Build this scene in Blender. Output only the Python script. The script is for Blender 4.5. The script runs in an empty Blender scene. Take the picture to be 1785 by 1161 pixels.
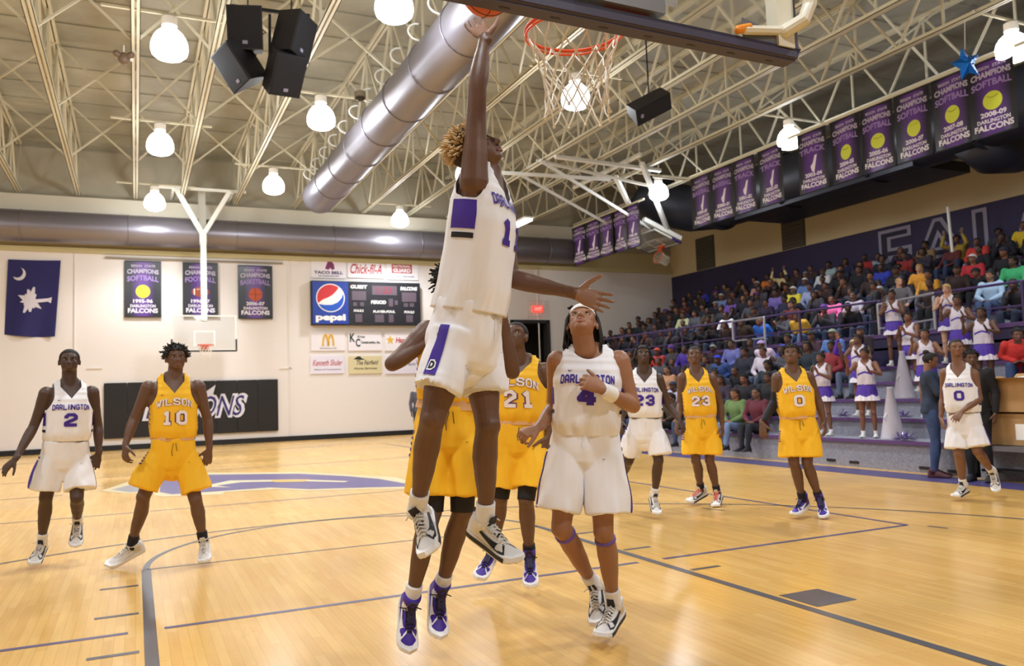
import bpy, bmesh, math, random
import numpy as np
from mathutils import Vector, Matrix, noise
from mathutils.bvhtree import BVHTree
random.seed(7)
SC = bpy.context.scene
COL = SC.collection
# ---------------------------------------------------------------- camera
F_PX, YAW, PIT, ROLL, CAMH = 1427.27, .4320, .0719, -.0334, 1.3586
PW, PH = 1785, 1161
def V(*a): return Vector(a)
cy_, sy_, cp_, sp_, cr_, sr_ = math.cos(YAW), math.sin(YAW), math.cos(PIT), math.sin(PIT), math.cos(ROLL), math.sin(ROLL)
def ray(px, py):
    X = (px-PW/2)/F_PX; Y = (PH/2-py)/F_PX
    a = X*cr_-Y*sr_; b = X*sr_+Y*cr_
    yc = cp_-b*sp_; z = sp_+b*cp_
    return V(a*cy_+yc*sy_, -a*sy_+yc*cy_, z)
CAM = V(0, 0, CAMH)
fwd = V(sy_*cp_, cy_*cp_, sp_)
upv = V(-sy_*sp_, -cy_*sp_, cp_)
rgt = V(cy_, -sy_, 0)
def U(px, py, D): return CAM+ray(px, py)*D          # point seen there at depth D metres
def onY(px, py, y): r = ray(px, py); return CAM+r*(y/r.y)
def onX(px, py, x): r = ray(px, py); return CAM+r*(x/r.x)
def onZ(px, py, z): r = ray(px, py); return CAM+r*((z-CAMH)/r.z)
def project(P):
    d = P-CAM; D = d.dot(fwd)
    a = d.dot(rgt)/D; b = d.dot(upv)/D
    return (PW/2+F_PX*(a*cr_+b*sr_), PH/2-F_PX*(-a*sr_+b*cr_), D)
cam = bpy.data.cameras.new('camera'); camo = bpy.data.objects.new('camera', cam); COL.objects.link(camo)
R3 = rgt*cr_+upv*sr_; U3 = -rgt*sr_+upv*cr_
camo.matrix_world = Matrix(((R3.x, U3.x, -fwd.x, CAM.x), (R3.y, U3.y, -fwd.y, CAM.y), (R3.z, U3.z, -fwd.z, CAM.z), (0, 0, 0, 1)))
cam.sensor_width = 36; cam.lens = F_PX/PW*36; cam.clip_start = .05; cam.clip_end = 200
cam.dof.use_dof = True; cam.dof.focus_distance = 3.9; cam.dof.aperture_fstop = 4.0
SC.camera = camo
# ---------------------------------------------------------------- world, exposure, lamps
w = bpy.data.worlds.new('world'); SC.world = w; w.use_nodes = True
w.node_tree.nodes['Background'].inputs[0].default_value = (.9, .93, 1, 1)
w.node_tree.nodes['Background'].inputs[1].default_value = .12
SC.view_settings.view_transform = 'Standard'; SC.view_settings.look = 'None'
SC.view_settings.gamma = 1; SC.view_settings.use_curve_mapping = False
SC.view_settings.exposure = -0.07
LAMP_W = 540.0; GLOBE_K = .2
LAMPS = [(.5, 14.0, 7.2), (.5, 19.6, 7.2), (.5, 25.4, 7.2), (3.5, 11.4, 7.2), (3.5, 16.7, 7.2), (3.4, 22.5, 7.2), (7.95, 13.85, 7.2), (7.95, 19.8, 7.2), (7.95, 25.8, 7.2),
         (14.2, 9.1, 7.2), (14.2, 14.6, 7.2), (14.2, 20.0, 7.2)]
LAMPS_OUT = [(.5, 8.0, 7.2), (.5, 2.2, 7.2), (7.95, 8.0, 7.2), (7.95, 2.2, 7.2), (14.2, 3.5, 7.2), (-5.5, 5, 7.2), (-5.5, 14, 7.2), (-5.5, 22, 7.2), (3.5, -1.5, 7.2)]  # unseen lamps out of view, added to light the shooter
def lin(c):
    return tuple(((x/12.92) if x <= .04045 else ((x+.055)/1.055)**2.4) for x in c)
def hx(h):
    return lin(tuple(int(h[i:i+2], 16)/255 for i in (0, 2, 4)))
for i, (x, y, z) in enumerate(LAMPS+LAMPS_OUT):
    ld = bpy.data.lights.new('lamp_light', 'SPOT'); ld.spot_size = math.radians(140); ld.spot_blend = .6; ld.energy = LAMP_W; ld.shadow_soft_size = .28
    if x > 14: ld.spot_size = math.radians(92); ld.spot_blend = .5
    ld.color = (.90, .95, 1)
    lo = bpy.data.objects.new('lamp_light', ld); lo.location = (x, y, z-.62); COL.objects.link(lo)
    ld = bpy.data.lights.new('globe_light', 'POINT'); ld.energy = LAMP_W*GLOBE_K; ld.shadow_soft_size = .2; ld.color = (.90, .95, 1)   # light through the translucent globe
    lo = bpy.data.objects.new('globe_light', ld); lo.location = (x, y, z-.52); COL.objects.link(lo)
# ---------------------------------------------------------------- materials
MATS = {}
def mat(name, color, rough=.6, metal=0, bump=None, emit=None, spec=.5, trans=0, noise_col=None, objcol=False, alpha=1, coat=0, sheen=0):
    if name in MATS: return MATS[name]
    m = bpy.data.materials.new(name); m.use_nodes = True; MATS[name] = m
    nt = m.node_tree; b = nt.nodes['Principled BSDF']
    c = hx(color) if isinstance(color, str) else color
    b.inputs['Base Color'].default_value = (*c, 1); b.inputs['Roughness'].default_value = rough
    b.inputs['Metallic'].default_value = metal; b.inputs['Specular IOR Level'].default_value = spec
    b.inputs['Transmission Weight'].default_value = trans; b.inputs['Alpha'].default_value = alpha
    b.inputs['Coat Weight'].default_value = coat; b.inputs['Sheen Weight'].default_value = sheen
    m.diffuse_color = (*c, 1)
    if emit: b.inputs['Emission Color'].default_value = (*c, 1); b.inputs['Emission Strength'].default_value = emit
    tc = None
    if bump or noise_col:
        tc = nt.nodes.new('ShaderNodeTexCoord')
    src = None
    if objcol:
        oi = nt.nodes.new('ShaderNodeObjectInfo'); src = oi.outputs['Color']
        nt.links.new(src, b.inputs['Base Color'])
    if noise_col:
        sc_, amt = noise_col
        n = nt.nodes.new('ShaderNodeTexNoise'); n.inputs['Scale'].default_value = sc_; n.inputs['Detail'].default_value = 4
        nt.links.new(tc.outputs['Object'], n.inputs['Vector'])
        mr = nt.nodes.new('ShaderNodeMapRange'); mr.inputs[1].default_value = .3; mr.inputs[2].default_value = .7
        mr.inputs[3].default_value = 1-amt; mr.inputs[4].default_value = 1+amt
        nt.links.new(n.outputs['Fac'], mr.inputs[0])
        mx = nt.nodes.new('ShaderNodeMix'); mx.data_type = 'RGBA'; mx.blend_type = 'MULTIPLY'; mx.inputs[0].default_value = 1
        if src: nt.links.new(src, mx.inputs[6])
        else: mx.inputs[6].default_value = (*c, 1)
        nt.links.new(mr.outputs[0], mx.inputs[7]); nt.links.new(mx.outputs[2], b.inputs['Base Color'])
    if bump:
        sc_, st, dist = bump
        n = nt.nodes.new('ShaderNodeTexNoise'); n.inputs['Scale'].default_value = sc_; n.inputs['Detail'].default_value = 5
        nt.links.new(tc.outputs['Object'], n.inputs['Vector'])
        bp = nt.nodes.new('ShaderNodeBump'); bp.inputs['Strength'].default_value = st; bp.inputs['Distance'].default_value = dist
        nt.links.new(n.outputs['Fac'], bp.inputs['Height']); nt.links.new(bp.outputs[0], b.inputs['Normal'])
    return m
M_CREAM = mat('painted_steel', 'd0cab2', .5)
M_WHITEM = mat('white_painted_metal', 'e9e9e2', .4)
M_BLACK = mat('black_plastic', '101014', .5)
M_BLACKV = mat('black_vinyl', '16151a', .4, bump=(30, .15, .003))
M_GALV = mat('galvanised_duct', '85818a', .36, .6, bump=(6, .15, .01))
M_DARKDUCT = mat('dark_duct', '33343c', .45, .5)
M_ORANGE = mat('orange_steel', 'e2501c', .4)
M_PURPLE = mat('purple_paint', '3b2a6b', .5)
M_GLASS = mat('glass', (.93, .96, .97), .03, 0, trans=1, spec=.5)
M_NET = mat('white_cord', 'ece6da', .8)
M_WHITE = mat('white_print', 'f2f0ee', .7)
M_INKP = mat('purple_print', '452a86', .7)
M_INKW = mat('wall_black', '111015', .6)
# ---------------------------------------------------------------- mesh helpers
class MB:
    def __init__(s): s.v = []; s.f = []; s.m = []; s.mi = 0
    def add(s, vs, fs):
        o = len(s.v); s.v.extend([tuple(v) for v in vs])
        for f in fs: s.f.append(tuple(i+o for i in f)); s.m.append(s.mi)
        return s
    def mesh(s, name='mesh', mats=None, smooth=False):
        me = bpy.data.meshes.new(name); me.from_pydata(s.v, [], s.f)
        if mats:
            for m in (mats if isinstance(mats, (list, tuple)) else [mats]): me.materials.append(m)
            if any(s.m): me.polygons.foreach_set('material_index', s.m)
        if smooth: me.polygons.foreach_set('use_smooth', [True]*len(s.f))
        me.update(); return me
    def build(s, name, mats, parent=None, smooth=False, **k):
        return link(name, s.mesh(name, mats, smooth), parent, **k)
    def box(s, lo, hi):
        x0, y0, z0 = lo; x1, y1, z1 = hi
        return s.add([(x0, y0, z0), (x1, y0, z0), (x1, y1, z0), (x0, y1, z0), (x0, y0, z1), (x1, y0, z1), (x1, y1, z1), (x0, y1, z1)],
              [(0, 3, 2, 1), (4, 5, 6, 7), (0, 1, 5, 4), (1, 2, 6, 5), (2, 3, 7, 6), (3, 0, 4, 7)])
    def quad(s, a, b, c, d): return s.add([a, b, c, d], [(0, 1, 2, 3)])
    def bar(s, a, b, wd, ht=None, up=(0, 0, 1)):
        a = Vector(a); b = Vector(b); d = (b-a).normalized(); ht = ht or wd
        u = Vector(up)
        if abs(d.dot(u)) > .98: u = V(1, 0, 0)
        sd = d.cross(u).normalized(); u = sd.cross(d)
        vs = []
        for p in (a, b):
            for i, j in ((-1, -1), (1, -1), (1, 1), (-1, 1)): vs.append(p+sd*(i*wd/2)+u*(j*ht/2))
        return s.add(vs, [(3, 2, 1, 0), (4, 5, 6, 7), (0, 1, 5, 4), (1, 2, 6, 5), (2, 3, 7, 6), (3, 0, 4, 7)])
    def tube(s, pts, rad, n=10, ref=None, caps=True, flat=False):
        """closed tube through pts; rad: list of r or (ra, rb) measured along ref / across it"""
        pts = [Vector(p) for p in pts]
        if not isinstance(rad, (list, tuple)): rad = [rad]*len(pts)
        rad = [r if isinstance(r, (tuple, list)) else (r, r) for r in rad]
        ts = []
        for i in range(len(pts)):
            a = pts[max(0, i-1)]; b = pts[min(len(pts)-1, i+1)]; ts.append((b-a).normalized())
        r0 = Vector(ref) if ref is not None else (V(0, 0, 1) if abs(ts[0].z) < .9 else V(1, 0, 0))
        rings = []
        u = None
        for p, t, (ra, rb) in zip(pts, ts, rad):
            base = r0 if (ref is not None or u is None) else u
            u = (base-t*base.dot(t))
            if u.length < 1e-4: u = t.orthogonal()
            u.normalize(); w_ = t.cross(u)
            rings.append((p, u.copy(), w_, t, ra, rb))
        if caps and not flat:
            p, u_, w_, t, ra, rb = rings[0]; m_ = min(ra, rb)
            pre = [(p-t*m_*math.sin(a), u_, w_, t, ra*math.cos(a), rb*math.cos(a)) for a in (1.45, 1.0, .5)]
            p, u_, w_, t, ra, rb = rings[-1]; m_ = min(ra, rb)
            post = [(p+t*m_*math.sin(a), u_, w_, t, ra*math.cos(a), rb*math.cos(a)) for a in (.5, 1.0, 1.45)]
            rings = pre+rings+post
        vs = []; fs = []
        for p, u_, w_, t, ra, rb in rings:
            for k in range(n):
                a = 2*math.pi*k/n; vs.append(p+u_*(ra*math.cos(a))+w_*(rb*math.sin(a)))
        for i in range(len(rings)-1):
            for k in range(n):
                k2 = (k+1) % n; fs.append((i*n+k, i*n+k2, (i+1)*n+k2, (i+1)*n+k))
        if caps:
            fs.append(tuple(reversed(range(n)))); L = (len(rings)-1)*n; fs.append(tuple(range(L, L+n)))
        return s.add(vs, fs)
    def ell(s, c, A, B, C, n=12, m=8):
        """ellipsoid with semi-axis vectors A, B, C"""
        c = Vector(c); A = Vector(A); B = Vector(B); C = Vector(C)
        vs = [c-C]; fs = []
        for i in range(1, m):
            t = -math.pi/2+math.pi*i/m
            for k in range(n):
                a = 2*math.pi*k/n; vs.append(c+A*(math.cos(t)*math.cos(a))+B*(math.cos(t)*math.sin(a))+C*math.sin(t))
        vs.append(c+C); L = len(vs)-1
        for k in range(n): fs.append((0, 1+(k+1) % n, 1+k)); fs.append((L, L-n+k, L-n+(k+1) % n))
        for i in range(m-2):
            for k in range(n):
                k2 = (k+1) % n; fs.append((1+i*n+k, 1+i*n+k2, 1+(i+1)*n+k2, 1+(i+1)*n+k))
        return s.add(vs, fs)
    def sph(s, c, r, n=10, m=7): return s.ell(c, (r, 0, 0), (0, r, 0), (0, 0, r), n, m)
    def prism(s, poly, t0, t1, fn):
        """poly: 2D outline; fn(x, y, t) -> 3D"""
        n = len(poly)
        vs = [fn(x, y, t0) for x, y in poly]+[fn(x, y, t1) for x, y in poly]
        return s.add(vs, [tuple(reversed(range(n))), tuple(range(n, 2*n))]+[(i, (i+1) % n, n+(i+1) % n, n+i) for i in range(n)])
def link(name, data, parent=None, label=None, cat=None, group=None, kind=None, color=None):
    o = bpy.data.objects.new(name, data); COL.objects.link(o)
    if parent is not None:
        o.parent = parent
        if data is not None: pass
    if label: o['label'] = label
    if cat: o['category'] = cat
    if group: o['group'] = group
    if kind: o['kind'] = kind
    if color: o.color = (*color, 1)
    return o
def thing(name, label, cat, loc=(0, 0, 0), group=None, kind=None):
    o = link(name, None, None, label, cat, group, kind); o.location = loc; o.empty_display_size = .2
    return o
def settle(root):
    """parts were meshed in world coordinates: keep them there under a root placed at its base"""
    m = Matrix.Translation(-Vector(root.location))
    for c in root.children:
        c.matrix_parent_inverse = m
def remesh(mb, voxel, smooth=4, name='body', mats=None, fac=.5):
    me = mb.mesh('tmp'); o = bpy.data.objects.new('tmp', me); COL.objects.link(o)
    md = o.modifiers.new('r', 'REMESH'); md.mode = 'VOXEL'; md.voxel_size = voxel; md.use_smooth_shade = True
    if smooth:
        sm = o.modifiers.new('s', 'SMOOTH'); sm.factor = fac; sm.iterations = smooth
    dg = bpy.context.evaluated_depsgraph_get()
    out = bpy.data.meshes.new_from_object(o.evaluated_get(dg)); out.name = name
    bpy.data.objects.remove(o); bpy.data.meshes.remove(me)
    out.materials.clear()
    if mats: out.materials.append(mats)
    return out
def displace(me, fn):
    n = len(me.vertices); co = np.empty(n*3); me.vertices.foreach_get('co', co); co = co.reshape(-1, 3)
    nr = np.empty(n*3); me.vertices.foreach_get('normal', nr); nr = nr.reshape(-1, 3)
    co = co+nr*fn(co)[:, None]
    me.vertices.foreach_set('co', co.ravel()); me.update()
# ---------------------------------------------------------------- lettering
_tx = {}
def text2d(s, bold=0.0, shear=0.0, space=1.0, sub=False):
    k = (s, bold, shear, space)
    if k in _tx: return _tx[k]
    cu = bpy.data.curves.new('t', 'FONT'); cu.body = s; cu.size = 1; cu.offset = bold; cu.shear = shear; cu.space_character = space
    cu.align_x = 'CENTER'; cu.resolution_u = 3
    o = bpy.data.objects.new('t', cu); COL.objects.link(o)
    dg = bpy.context.evaluated_depsgraph_get()
    me = bpy.data.meshes.new_from_object(o.evaluated_get(dg))
    vs = [(v.co.x, v.co.y) for v in me.vertices]; fs = [tuple(p.vertices) for p in me.polygons]
    bpy.data.objects.remove(o); bpy.data.curves.remove(cu); bpy.data.meshes.remove(me)
    if vs:
        x0 = min(v[0] for v in vs); x1 = max(v[0] for v in vs); y0 = min(v[1] for v in vs); y1 = max(v[1] for v in vs)
        vs = [((x-(x0+x1)/2), (y-y0)) for x, y in vs]
        r = (vs, fs, x1-x0, y1-y0)
    else: r = ([], [], 1, 1)
    _tx[k] = r; return r
def put_text(mb, s, fn, width, height, cx=0, y0=0, bold=.02, shear=0, arc=0, t=0):
    """s laid out width x height, centred on cx with its foot on y0, mapped by fn(x, y)"""
    vs, fs, tw, th = text2d(s, bold, shear)
    out = []
    for x, y in vs:
        X = cx+x/tw*width; Y = y0+y/th*height
        if arc: Y += arc*(1-(2*(X-cx)/width)**2)
        out.append(fn(X, Y))
    mb.add(out, fs)
GL = {
 'D': [[(0, 0), (0, 6), (3, 6), (4, 5), (4, 1), (3, 0), (0, 0)]], 'A': [[(0, 0), (0, 5), (1, 6), (3, 6), (4, 5), (4, 0)], [(0, 2.4), (4, 2.4)]],
 'R': [[(0, 0), (0, 6), (3, 6), (4, 5), (4, 3.8), (3, 2.8), (0, 2.8)], [(2, 2.8), (4, 0)]], 'L': [[(0, 6), (0, 0), (4, 0)]], 'I': [[(.5, 0), (.5, 6)]],
 'N': [[(0, 0), (0, 6), (4, 0), (4, 6)]], 'G': [[(4, 4.6), (4, 5), (3, 6), (1, 6), (0, 5), (0, 1), (1, 0), (3, 0), (4, 1), (4, 2.8), (2.4, 2.8)]], 'T': [[(0, 6), (4, 6)], [(2, 0), (2, 6)]],
 'O': [[(1, 0), (3, 0), (4, 1), (4, 5), (3, 6), (1, 6), (0, 5), (0, 1), (1, 0)]], 'W': [[(-.4, 6), (.8, 0), (2, 4), (3.2, 0), (4.4, 6)]],
 'S': [[(4, 4.6), (4, 5), (3, 6), (1, 6), (0, 5), (0, 4), (1, 3.1), (3, 2.9), (4, 2), (4, 1), (3, 0), (1, 0), (0, 1), (0, 1.4)]],
 '0': [[(1, 0), (3, 0), (4, 1), (4, 5), (3, 6), (1, 6), (0, 5), (0, 1), (1, 0)]], '1': [[(1, 5), (2.2, 6), (2.2, 0)], [(1, 0), (3.4, 0)]],
 '2': [[(0, 4.4), (0, 5), (1, 6), (3, 6), (4, 5), (4, 3.8), (0, 1.2), (0, 0), (4, 0)]], '3': [[(0, 4.6), (0, 5), (1, 6), (3, 6), (4, 5), (4, 4), (3, 3), (1.4, 3)], [(3, 3), (4, 2), (4, 1), (3, 0), (1, 0), (0, 1), (0, 1.4)]],
 '4': [[(2.6, 6), (0, 2), (0, 1.6), (4, 1.6)], [(2.9, 6), (2.9, 0)]]}
def strokes(s, fn, width, height, cx=0, y0=0, th=.9, gap=1.9, arc=0, mb=None, n_sub=3, serif=False):
    """block lettering out of thick strokes: s spread over width x height"""
    mb = mb or MB(); n = len(s); ww = [1 if c == 'I' else 4 for c in s]; tot = sum(ww)+(n-1)*gap+th; sx = width/tot; sy = height/(6+th)
    def F(x, y):
        X = cx-width/2+(x+th/2)*sx; Y = y0+(y+th/2)*sy
        if arc: Y += arc*(1-(2*(X-cx)/width)**2)
        return fn(X, Y)
    for i, ch in enumerate(s):
        ox = sum(ww[:i])+i*gap
        for pl in GL.get(ch, []):
            if serif and len(pl) > 1:
                for e in (pl[0], pl[-1]):
                    if e[1] in (0, 6): pl = pl
            for (x0, y0_), (x1, y1_) in zip(pl, pl[1:]):
                d = math.hypot(x1-x0, y1_-y0_); dx, dy = (x1-x0)/d, (y1_-y0_)/d
                ex = th/2*.55
                a = (x0-dx*ex, y0_-dy*ex); b = (x1+dx*ex, y1_+dy*ex)
                nx, ny = -dy*th/2, dx*th/2
                vs = []; fs = []
                for q in range(n_sub+1):
                    t = q/n_sub; mx = a[0]+(b[0]-a[0])*t; my = a[1]+(b[1]-a[1])*t
                    vs.append(F(ox+mx-nx, my-ny)); vs.append(F(ox+mx+nx, my+ny))
                for q in range(n_sub): fs.append((2*q, 2*q+2, 2*q+3, 2*q+1))
                mb.add(vs, fs)
            if serif:
                for e in (pl[0], pl[-1]):
                    if e[1] in (0, 6): mb.add([F(ox+e[0]-1.0, e[1]-th*.32), F(ox+e[0]+1.0, e[1]-th*.32), F(ox+e[0]+1.0, e[1]+th*.32), F(ox+e[0]-1.0, e[1]+th*.32)], [(0, 1, 2, 3)])
    return mb
def poly_fill(mb, pts, fn):
    """triangulated flat shape"""
    from mathutils.geometry import tessellate_polygon
    tr = tessellate_polygon([[V(x, y, 0) for x, y in pts]])
    mb.add([fn(x, y) for x, y in pts], [tuple(t) for t in tr])
def circ(cx, cy, rx, ry=None, n=24, a0=0, a1=2*math.pi):
    ry = ry or rx
    return [(cx+rx*math.cos(a0+(a1-a0)*i/n), cy+ry*math.sin(a0+(a1-a0)*i/n)) for i in range(n + (0 if abs(a1-a0-2*math.pi) < 1e-6 else 1))]
# ================================================================ THE HALL
X0, Y0 = 1.878, 3.329; BL = Y0-1.6; CY = BL+12.8; YW = 27.6; XR = 20.05; XL = -9.5; YN = -6.0; ZC = 9.15
def floor_mat():
    m = bpy.data.materials.new('maple_floor'); m.use_nodes = True; nt = m.node_tree; b = nt.nodes['Principled BSDF']
    tc = nt.nodes.new('ShaderNodeTexCoord'); mp = nt.nodes.new('ShaderNodeMapping'); mp.inputs['Rotation'].default_value = (0, 0, math.pi/2)
    nt.links.new(tc.outputs['Object'], mp.inputs[0])
    br = nt.nodes.new('ShaderNodeTexBrick'); br.inputs['Scale'].default_value = 1; br.inputs['Mortar Size'].default_value = .0012
    br.inputs['Brick Width'].default_value = .9; br.inputs['Row Height'].default_value = .057; br.offset = .37; br.inputs['Bias'].default_value = 0
    br.inputs['Color1'].default_value = (*hx('e0b469'), 1); br.inputs['Color2'].default_value = (*hx('d6a65a'), 1); br.inputs['Mortar'].default_value = (*hx('bc9048'), 1)
    nt.links.new(mp.outputs[0], br.inputs[0])
    n = nt.nodes.new('ShaderNodeTexNoise'); n.inputs['Scale'].default_value = .55; n.inputs['Detail'].default_value = 6
    nt.links.new(tc.outputs['Object'], n.inputs['Vector'])
    n2 = nt.nodes.new('ShaderNodeTexNoise'); n2.inputs['Scale'].default_value = 3; n2.inputs['Detail'].default_value = 8
    mp2 = nt.nodes.new('ShaderNodeMapping'); mp2.inputs['Scale'].default_value = (8, .6, 1); nt.links.new(tc.outputs['Object'], mp2.inputs[0]); nt.links.new(mp2.outputs[0], n2.inputs['Vector'])
    ad = nt.nodes.new('ShaderNodeMath'); ad.operation = 'ADD'; nt.links.new(n.outputs['Fac'], ad.inputs[0]); nt.links.new(n2.outputs['Fac'], ad.inputs[1])
    mr = nt.nodes.new('ShaderNodeMapRange'); mr.inputs[1].default_value = .7; mr.inputs[2].default_value = 1.3; mr.inputs[3].default_value = .9; mr.inputs[4].default_value = 1.08
    nt.links.new(ad.outputs[0], mr.inputs[0])
    mx = nt.nodes.new('ShaderNodeMix'); mx.data_type = 'RGBA'; mx.blend_type = 'MULTIPLY'; mx.inputs[0].default_value = 1
    nt.links.new(br.outputs['Color'], mx.inputs[6]); nt.links.new(mr.outputs[0], mx.inputs[7]); nt.links.new(mx.outputs[2], b.inputs['Base Color'])
    rr = nt.nodes.new('ShaderNodeMapRange'); rr.inputs[1].default_value = .3; rr.inputs[2].default_value = .7; rr.inputs[3].default_value = .17; rr.inputs[4].default_value = .3
    nt.links.new(n.outputs['Fac'], rr.inputs[0]); nt.links.new(rr.outputs[0], b.inputs['Roughness'])
    n3 = nt.nodes.new('ShaderNodeTexNoise'); n3.inputs['Scale'].default_value = 1.6; nt.links.new(tc.outputs['Object'], n3.inputs['Vector'])
    bp = nt.nodes.new('ShaderNodeBump'); bp.inputs['Strength'].default_value = .12; bp.inputs['Distance'].default_value = .01
    nt.links.new(n3.outputs['Fac'], bp.inputs['Height']); nt.links.new(bp.outputs[0], b.inputs['Normal'])
    b.inputs['Specular IOR Level'].default_value = .5
    return m
def block_mat(name, col, rough=.55):
    m = mat(name, col, rough); nt = m.node_tree; b = nt.nodes['Principled BSDF']
    tc = nt.nodes.new('ShaderNodeTexCoord'); mp = nt.nodes.new('ShaderNodeMapping'); mp.inputs['Rotation'].default_value = (math.pi/2, 0, 0)
    nt.links.new(tc.outputs['Object'], mp.inputs[0])
    br = nt.nodes.new('ShaderNodeTexBrick'); br.inputs['Scale'].default_value = 1; br.inputs['Mortar Size'].default_value = .008
    br.inputs['Brick Width'].default_value = .4; br.inputs['Row Height'].default_value = .2
    nt.links.new(mp.outputs[0], br.inputs[0])
    bp = nt.nodes.new('ShaderNodeBump'); bp.inputs['Strength'].default_value = .25; bp.inputs['Distance'].default_value = .006; bp.invert = True
    nt.links.new(br.outputs['Fac'], bp.inputs['Height']); nt.links.new(bp.outputs[0], b.inputs['Normal'])
    return m
def struct(name, mb, m, **k): return mb.build(name, m, kind='structure', **k)
struct('floor', MB().box((XL, YN, -.3), (XR, YW, 0)), floor_mat())
M_WALL = block_mat('wall_cream', 'e6dfda'); M_WALLR = mat('wall_beige', 'c9b891', .7)
wf = MB(); DX0, DX1, DZ = 12.72, 14.25, 3.98
wf.box((XL, YW, 0), (DX0, YW+.3, 6.0)); wf.box((DX1, YW, 0), (XR+.3, YW+.3, 6.0)); wf.box((DX0, YW, DZ), (DX1, YW+.3, 6.0))
struct('wall_far', wf, M_WALL)
struct('wall_far_upper', MB().box((XL, YW+.02, 6.0), (XR+.3, YW+.3, ZC)), mat('wall_buff', 'aca592', .7))
struct('wall_far_band', MB().box((XL, YW, 5.98), (XR+.3, YW+.1, 6.75)), mat('wall_yellow_band', 'c9bd92', .7))
struct('wall_left', MB().box((XL-.3, YN, 0), (XL, YW, ZC)), M_WALL)
struct('wall_near', MB().box((XL, YN-.3, 0), (XR, YN, ZC)), M_WALL)
struct('wall_right', MB().box((XR, YN, 5.83), (XR+.3, YW, ZC)), M_WALLR)
wr = struct('wall_right_lower', MB().box((XR-.02, YN, 0), (XR+.3, YW-.0, 5.83)), mat('wall_purple', '2b2246', .7))
# mural letters painted on the purple band
mu = MB(); put_text(mu, 'FALCONS', lambda x, y: V(XR-.035, 17.25-x, y), 11.5, 1.55, 5.75, 4.2, .03)
mu.build('painted_lettering', mat('mural_pale', '8f8b9c', .7), wr)
mu = MB(); put_text(mu, 'FALCONS', lambda x, y: V(XR-.045, 17.25-x, y), 11.3, 1.35, 5.75, 4.3, -.012)
mu.build('lettering_fill', mat('mural_fill', '1f1936', .7), wr)
# ceiling deck: ribbed insulation sheets
def deck_mat():
    m = mat('roof_deck', '9d9a8a', .6, bump=(1.4, .5, .12), noise_col=(.6, .22)); nt = m.node_tree
    return m
dk = MB(); yy = YN
while yy < YW:
    dk.box((XL, yy, ZC), (XR, min(yy+1.18, YW), ZC+.1)); dk.box((XL, yy+1.18, ZC-.03), (XR, min(yy+1.22, YW), ZC+.1)); yy += 1.22
struct('ceiling', dk, deck_mat())
# beam band and ledge on the far wall
struct('trim_1', MB().box((XL, YW-.35, 7.13), (XR, YW+.02, 7.6)), mat('beam_cream', 'cfc8b6', .6))
struct('trim_2', MB().box((XL, YW-.4, 7.05), (XR, YW-.3, 7.15)), mat('beam_edge', 'd9d4c6', .6))
struct('trim_3', MB().box((XL, YW-.08, 5.97), (XR, YW+.02, 6.12)), mat('buff_rail', 'cbbf8f', .6))
struct('baseboard_far', MB().box((XL, YW-.05, 0), (DX0-.1, YW, .16)).box((DX1+.1, YW-.05, 0), (XR, YW, .16)), M_INKW)
struct('baseboard_left', MB().box((XL, YN, 0), (XL+.05, YW, .16)), M_INKW)
# pilasters on the far wall
for i, px in enumerate((130, 505, 940)):
    p = onY(px, 600, YW); struct('trim_%d' % (4+i), MB().box((p.x-.02, YW-.03, .17), (p.x+.02, YW, 5.95)), M_WALL)
for i, (a, b_) in enumerate(((152, 178), (488, 509))):
    p = onY(a, 642, YW); q = onY(b_, 642, YW); struct('trim_%d' % (7+i), MB().box((p.x, YW-.03, p.z-.02), (q.x, YW, p.z+.02)), M_WALL)
# doorway in the far wall and the dim corridor behind it
cor = MB().box((DX0-.6, YW+.3, -.02), (DX1+1.2, YW+3.2, 0)).box((DX0-.6, YW+3.2, 0), (DX1+1.2, YW+3.3, 4.3)).box((DX0-.7, YW+.3, 0), (DX0-.6, YW+3.3, 4.3)).box((DX1+1.2, YW+.3, 0), (DX1+1.3, YW+3.3, 4.3)).box((DX0-.6, YW+.3, 4.2), (DX1+1.2, YW+3.3, 4.3))
struct('wall_corridor', cor, mat('corridor', '4c4740', .8))
dr = MB().box((DX0-.06, YW-.04, 0), (DX0+.06, YW+.3, DZ+.06)).box((DX1-.06, YW-.04, 0), (DX1+.06, YW+.3, DZ+.06)).box((DX0, YW-.04, DZ-.06), (DX1, YW+.3, DZ+.06))
d = struct('door_1', dr, mat('door_frame', '2c2a2b', .6))
MB().box((DX0+.5, YW+1.6, 0), (DX0+.9, YW+1.7, 2.6)).build('red_panel', mat('red_panel', '8d1f1d', .6), d)
# EXIT sign
e = onY(936, 539, YW); t = thing('exit_sign', 'red lit EXIT sign in a pale cage above the dark doorway', 'sign', (e.x, YW, e.z))
MB().box((e.x-.2, YW-.1, e.z-.12), (e.x+.2, YW-.02, e.z+.12)).build('sign_box', mat('exit_red', 'ff4a3d', .5, emit=1.2), t)
m_ = MB(); put_text(m_, 'EXIT', lambda x, y: V(e.x+x, YW-.106, e.z+y), .3, .13, 0, -.065, .02); m_.build('lettering', mat('exit_white', 'ffd9d0', .5, emit=.6), t)
g_ = MB()
for i in range(7): g_.bar((e.x-.42+.14*i, YW-.13, e.z-.3), (e.x-.42+.14*i, YW-.13, e.z+.3), .008)
for i in range(5): g_.bar((e.x-.42, YW-.13, e.z-.3+.15*i), (e.x+.42, YW-.13, e.z-.3+.15*i), .008)
g_.box((e.x-.42, YW-.13, e.z-.3), (e.x-.4, YW, e.z-.28)); g_.box((e.x+.4, YW-.13, e.z+.28), (e.x+.42, YW, e.z+.3)); g_.build('wire_cage', mat('cage', 'b7b7aa', .5), t); settle(t)
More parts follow.
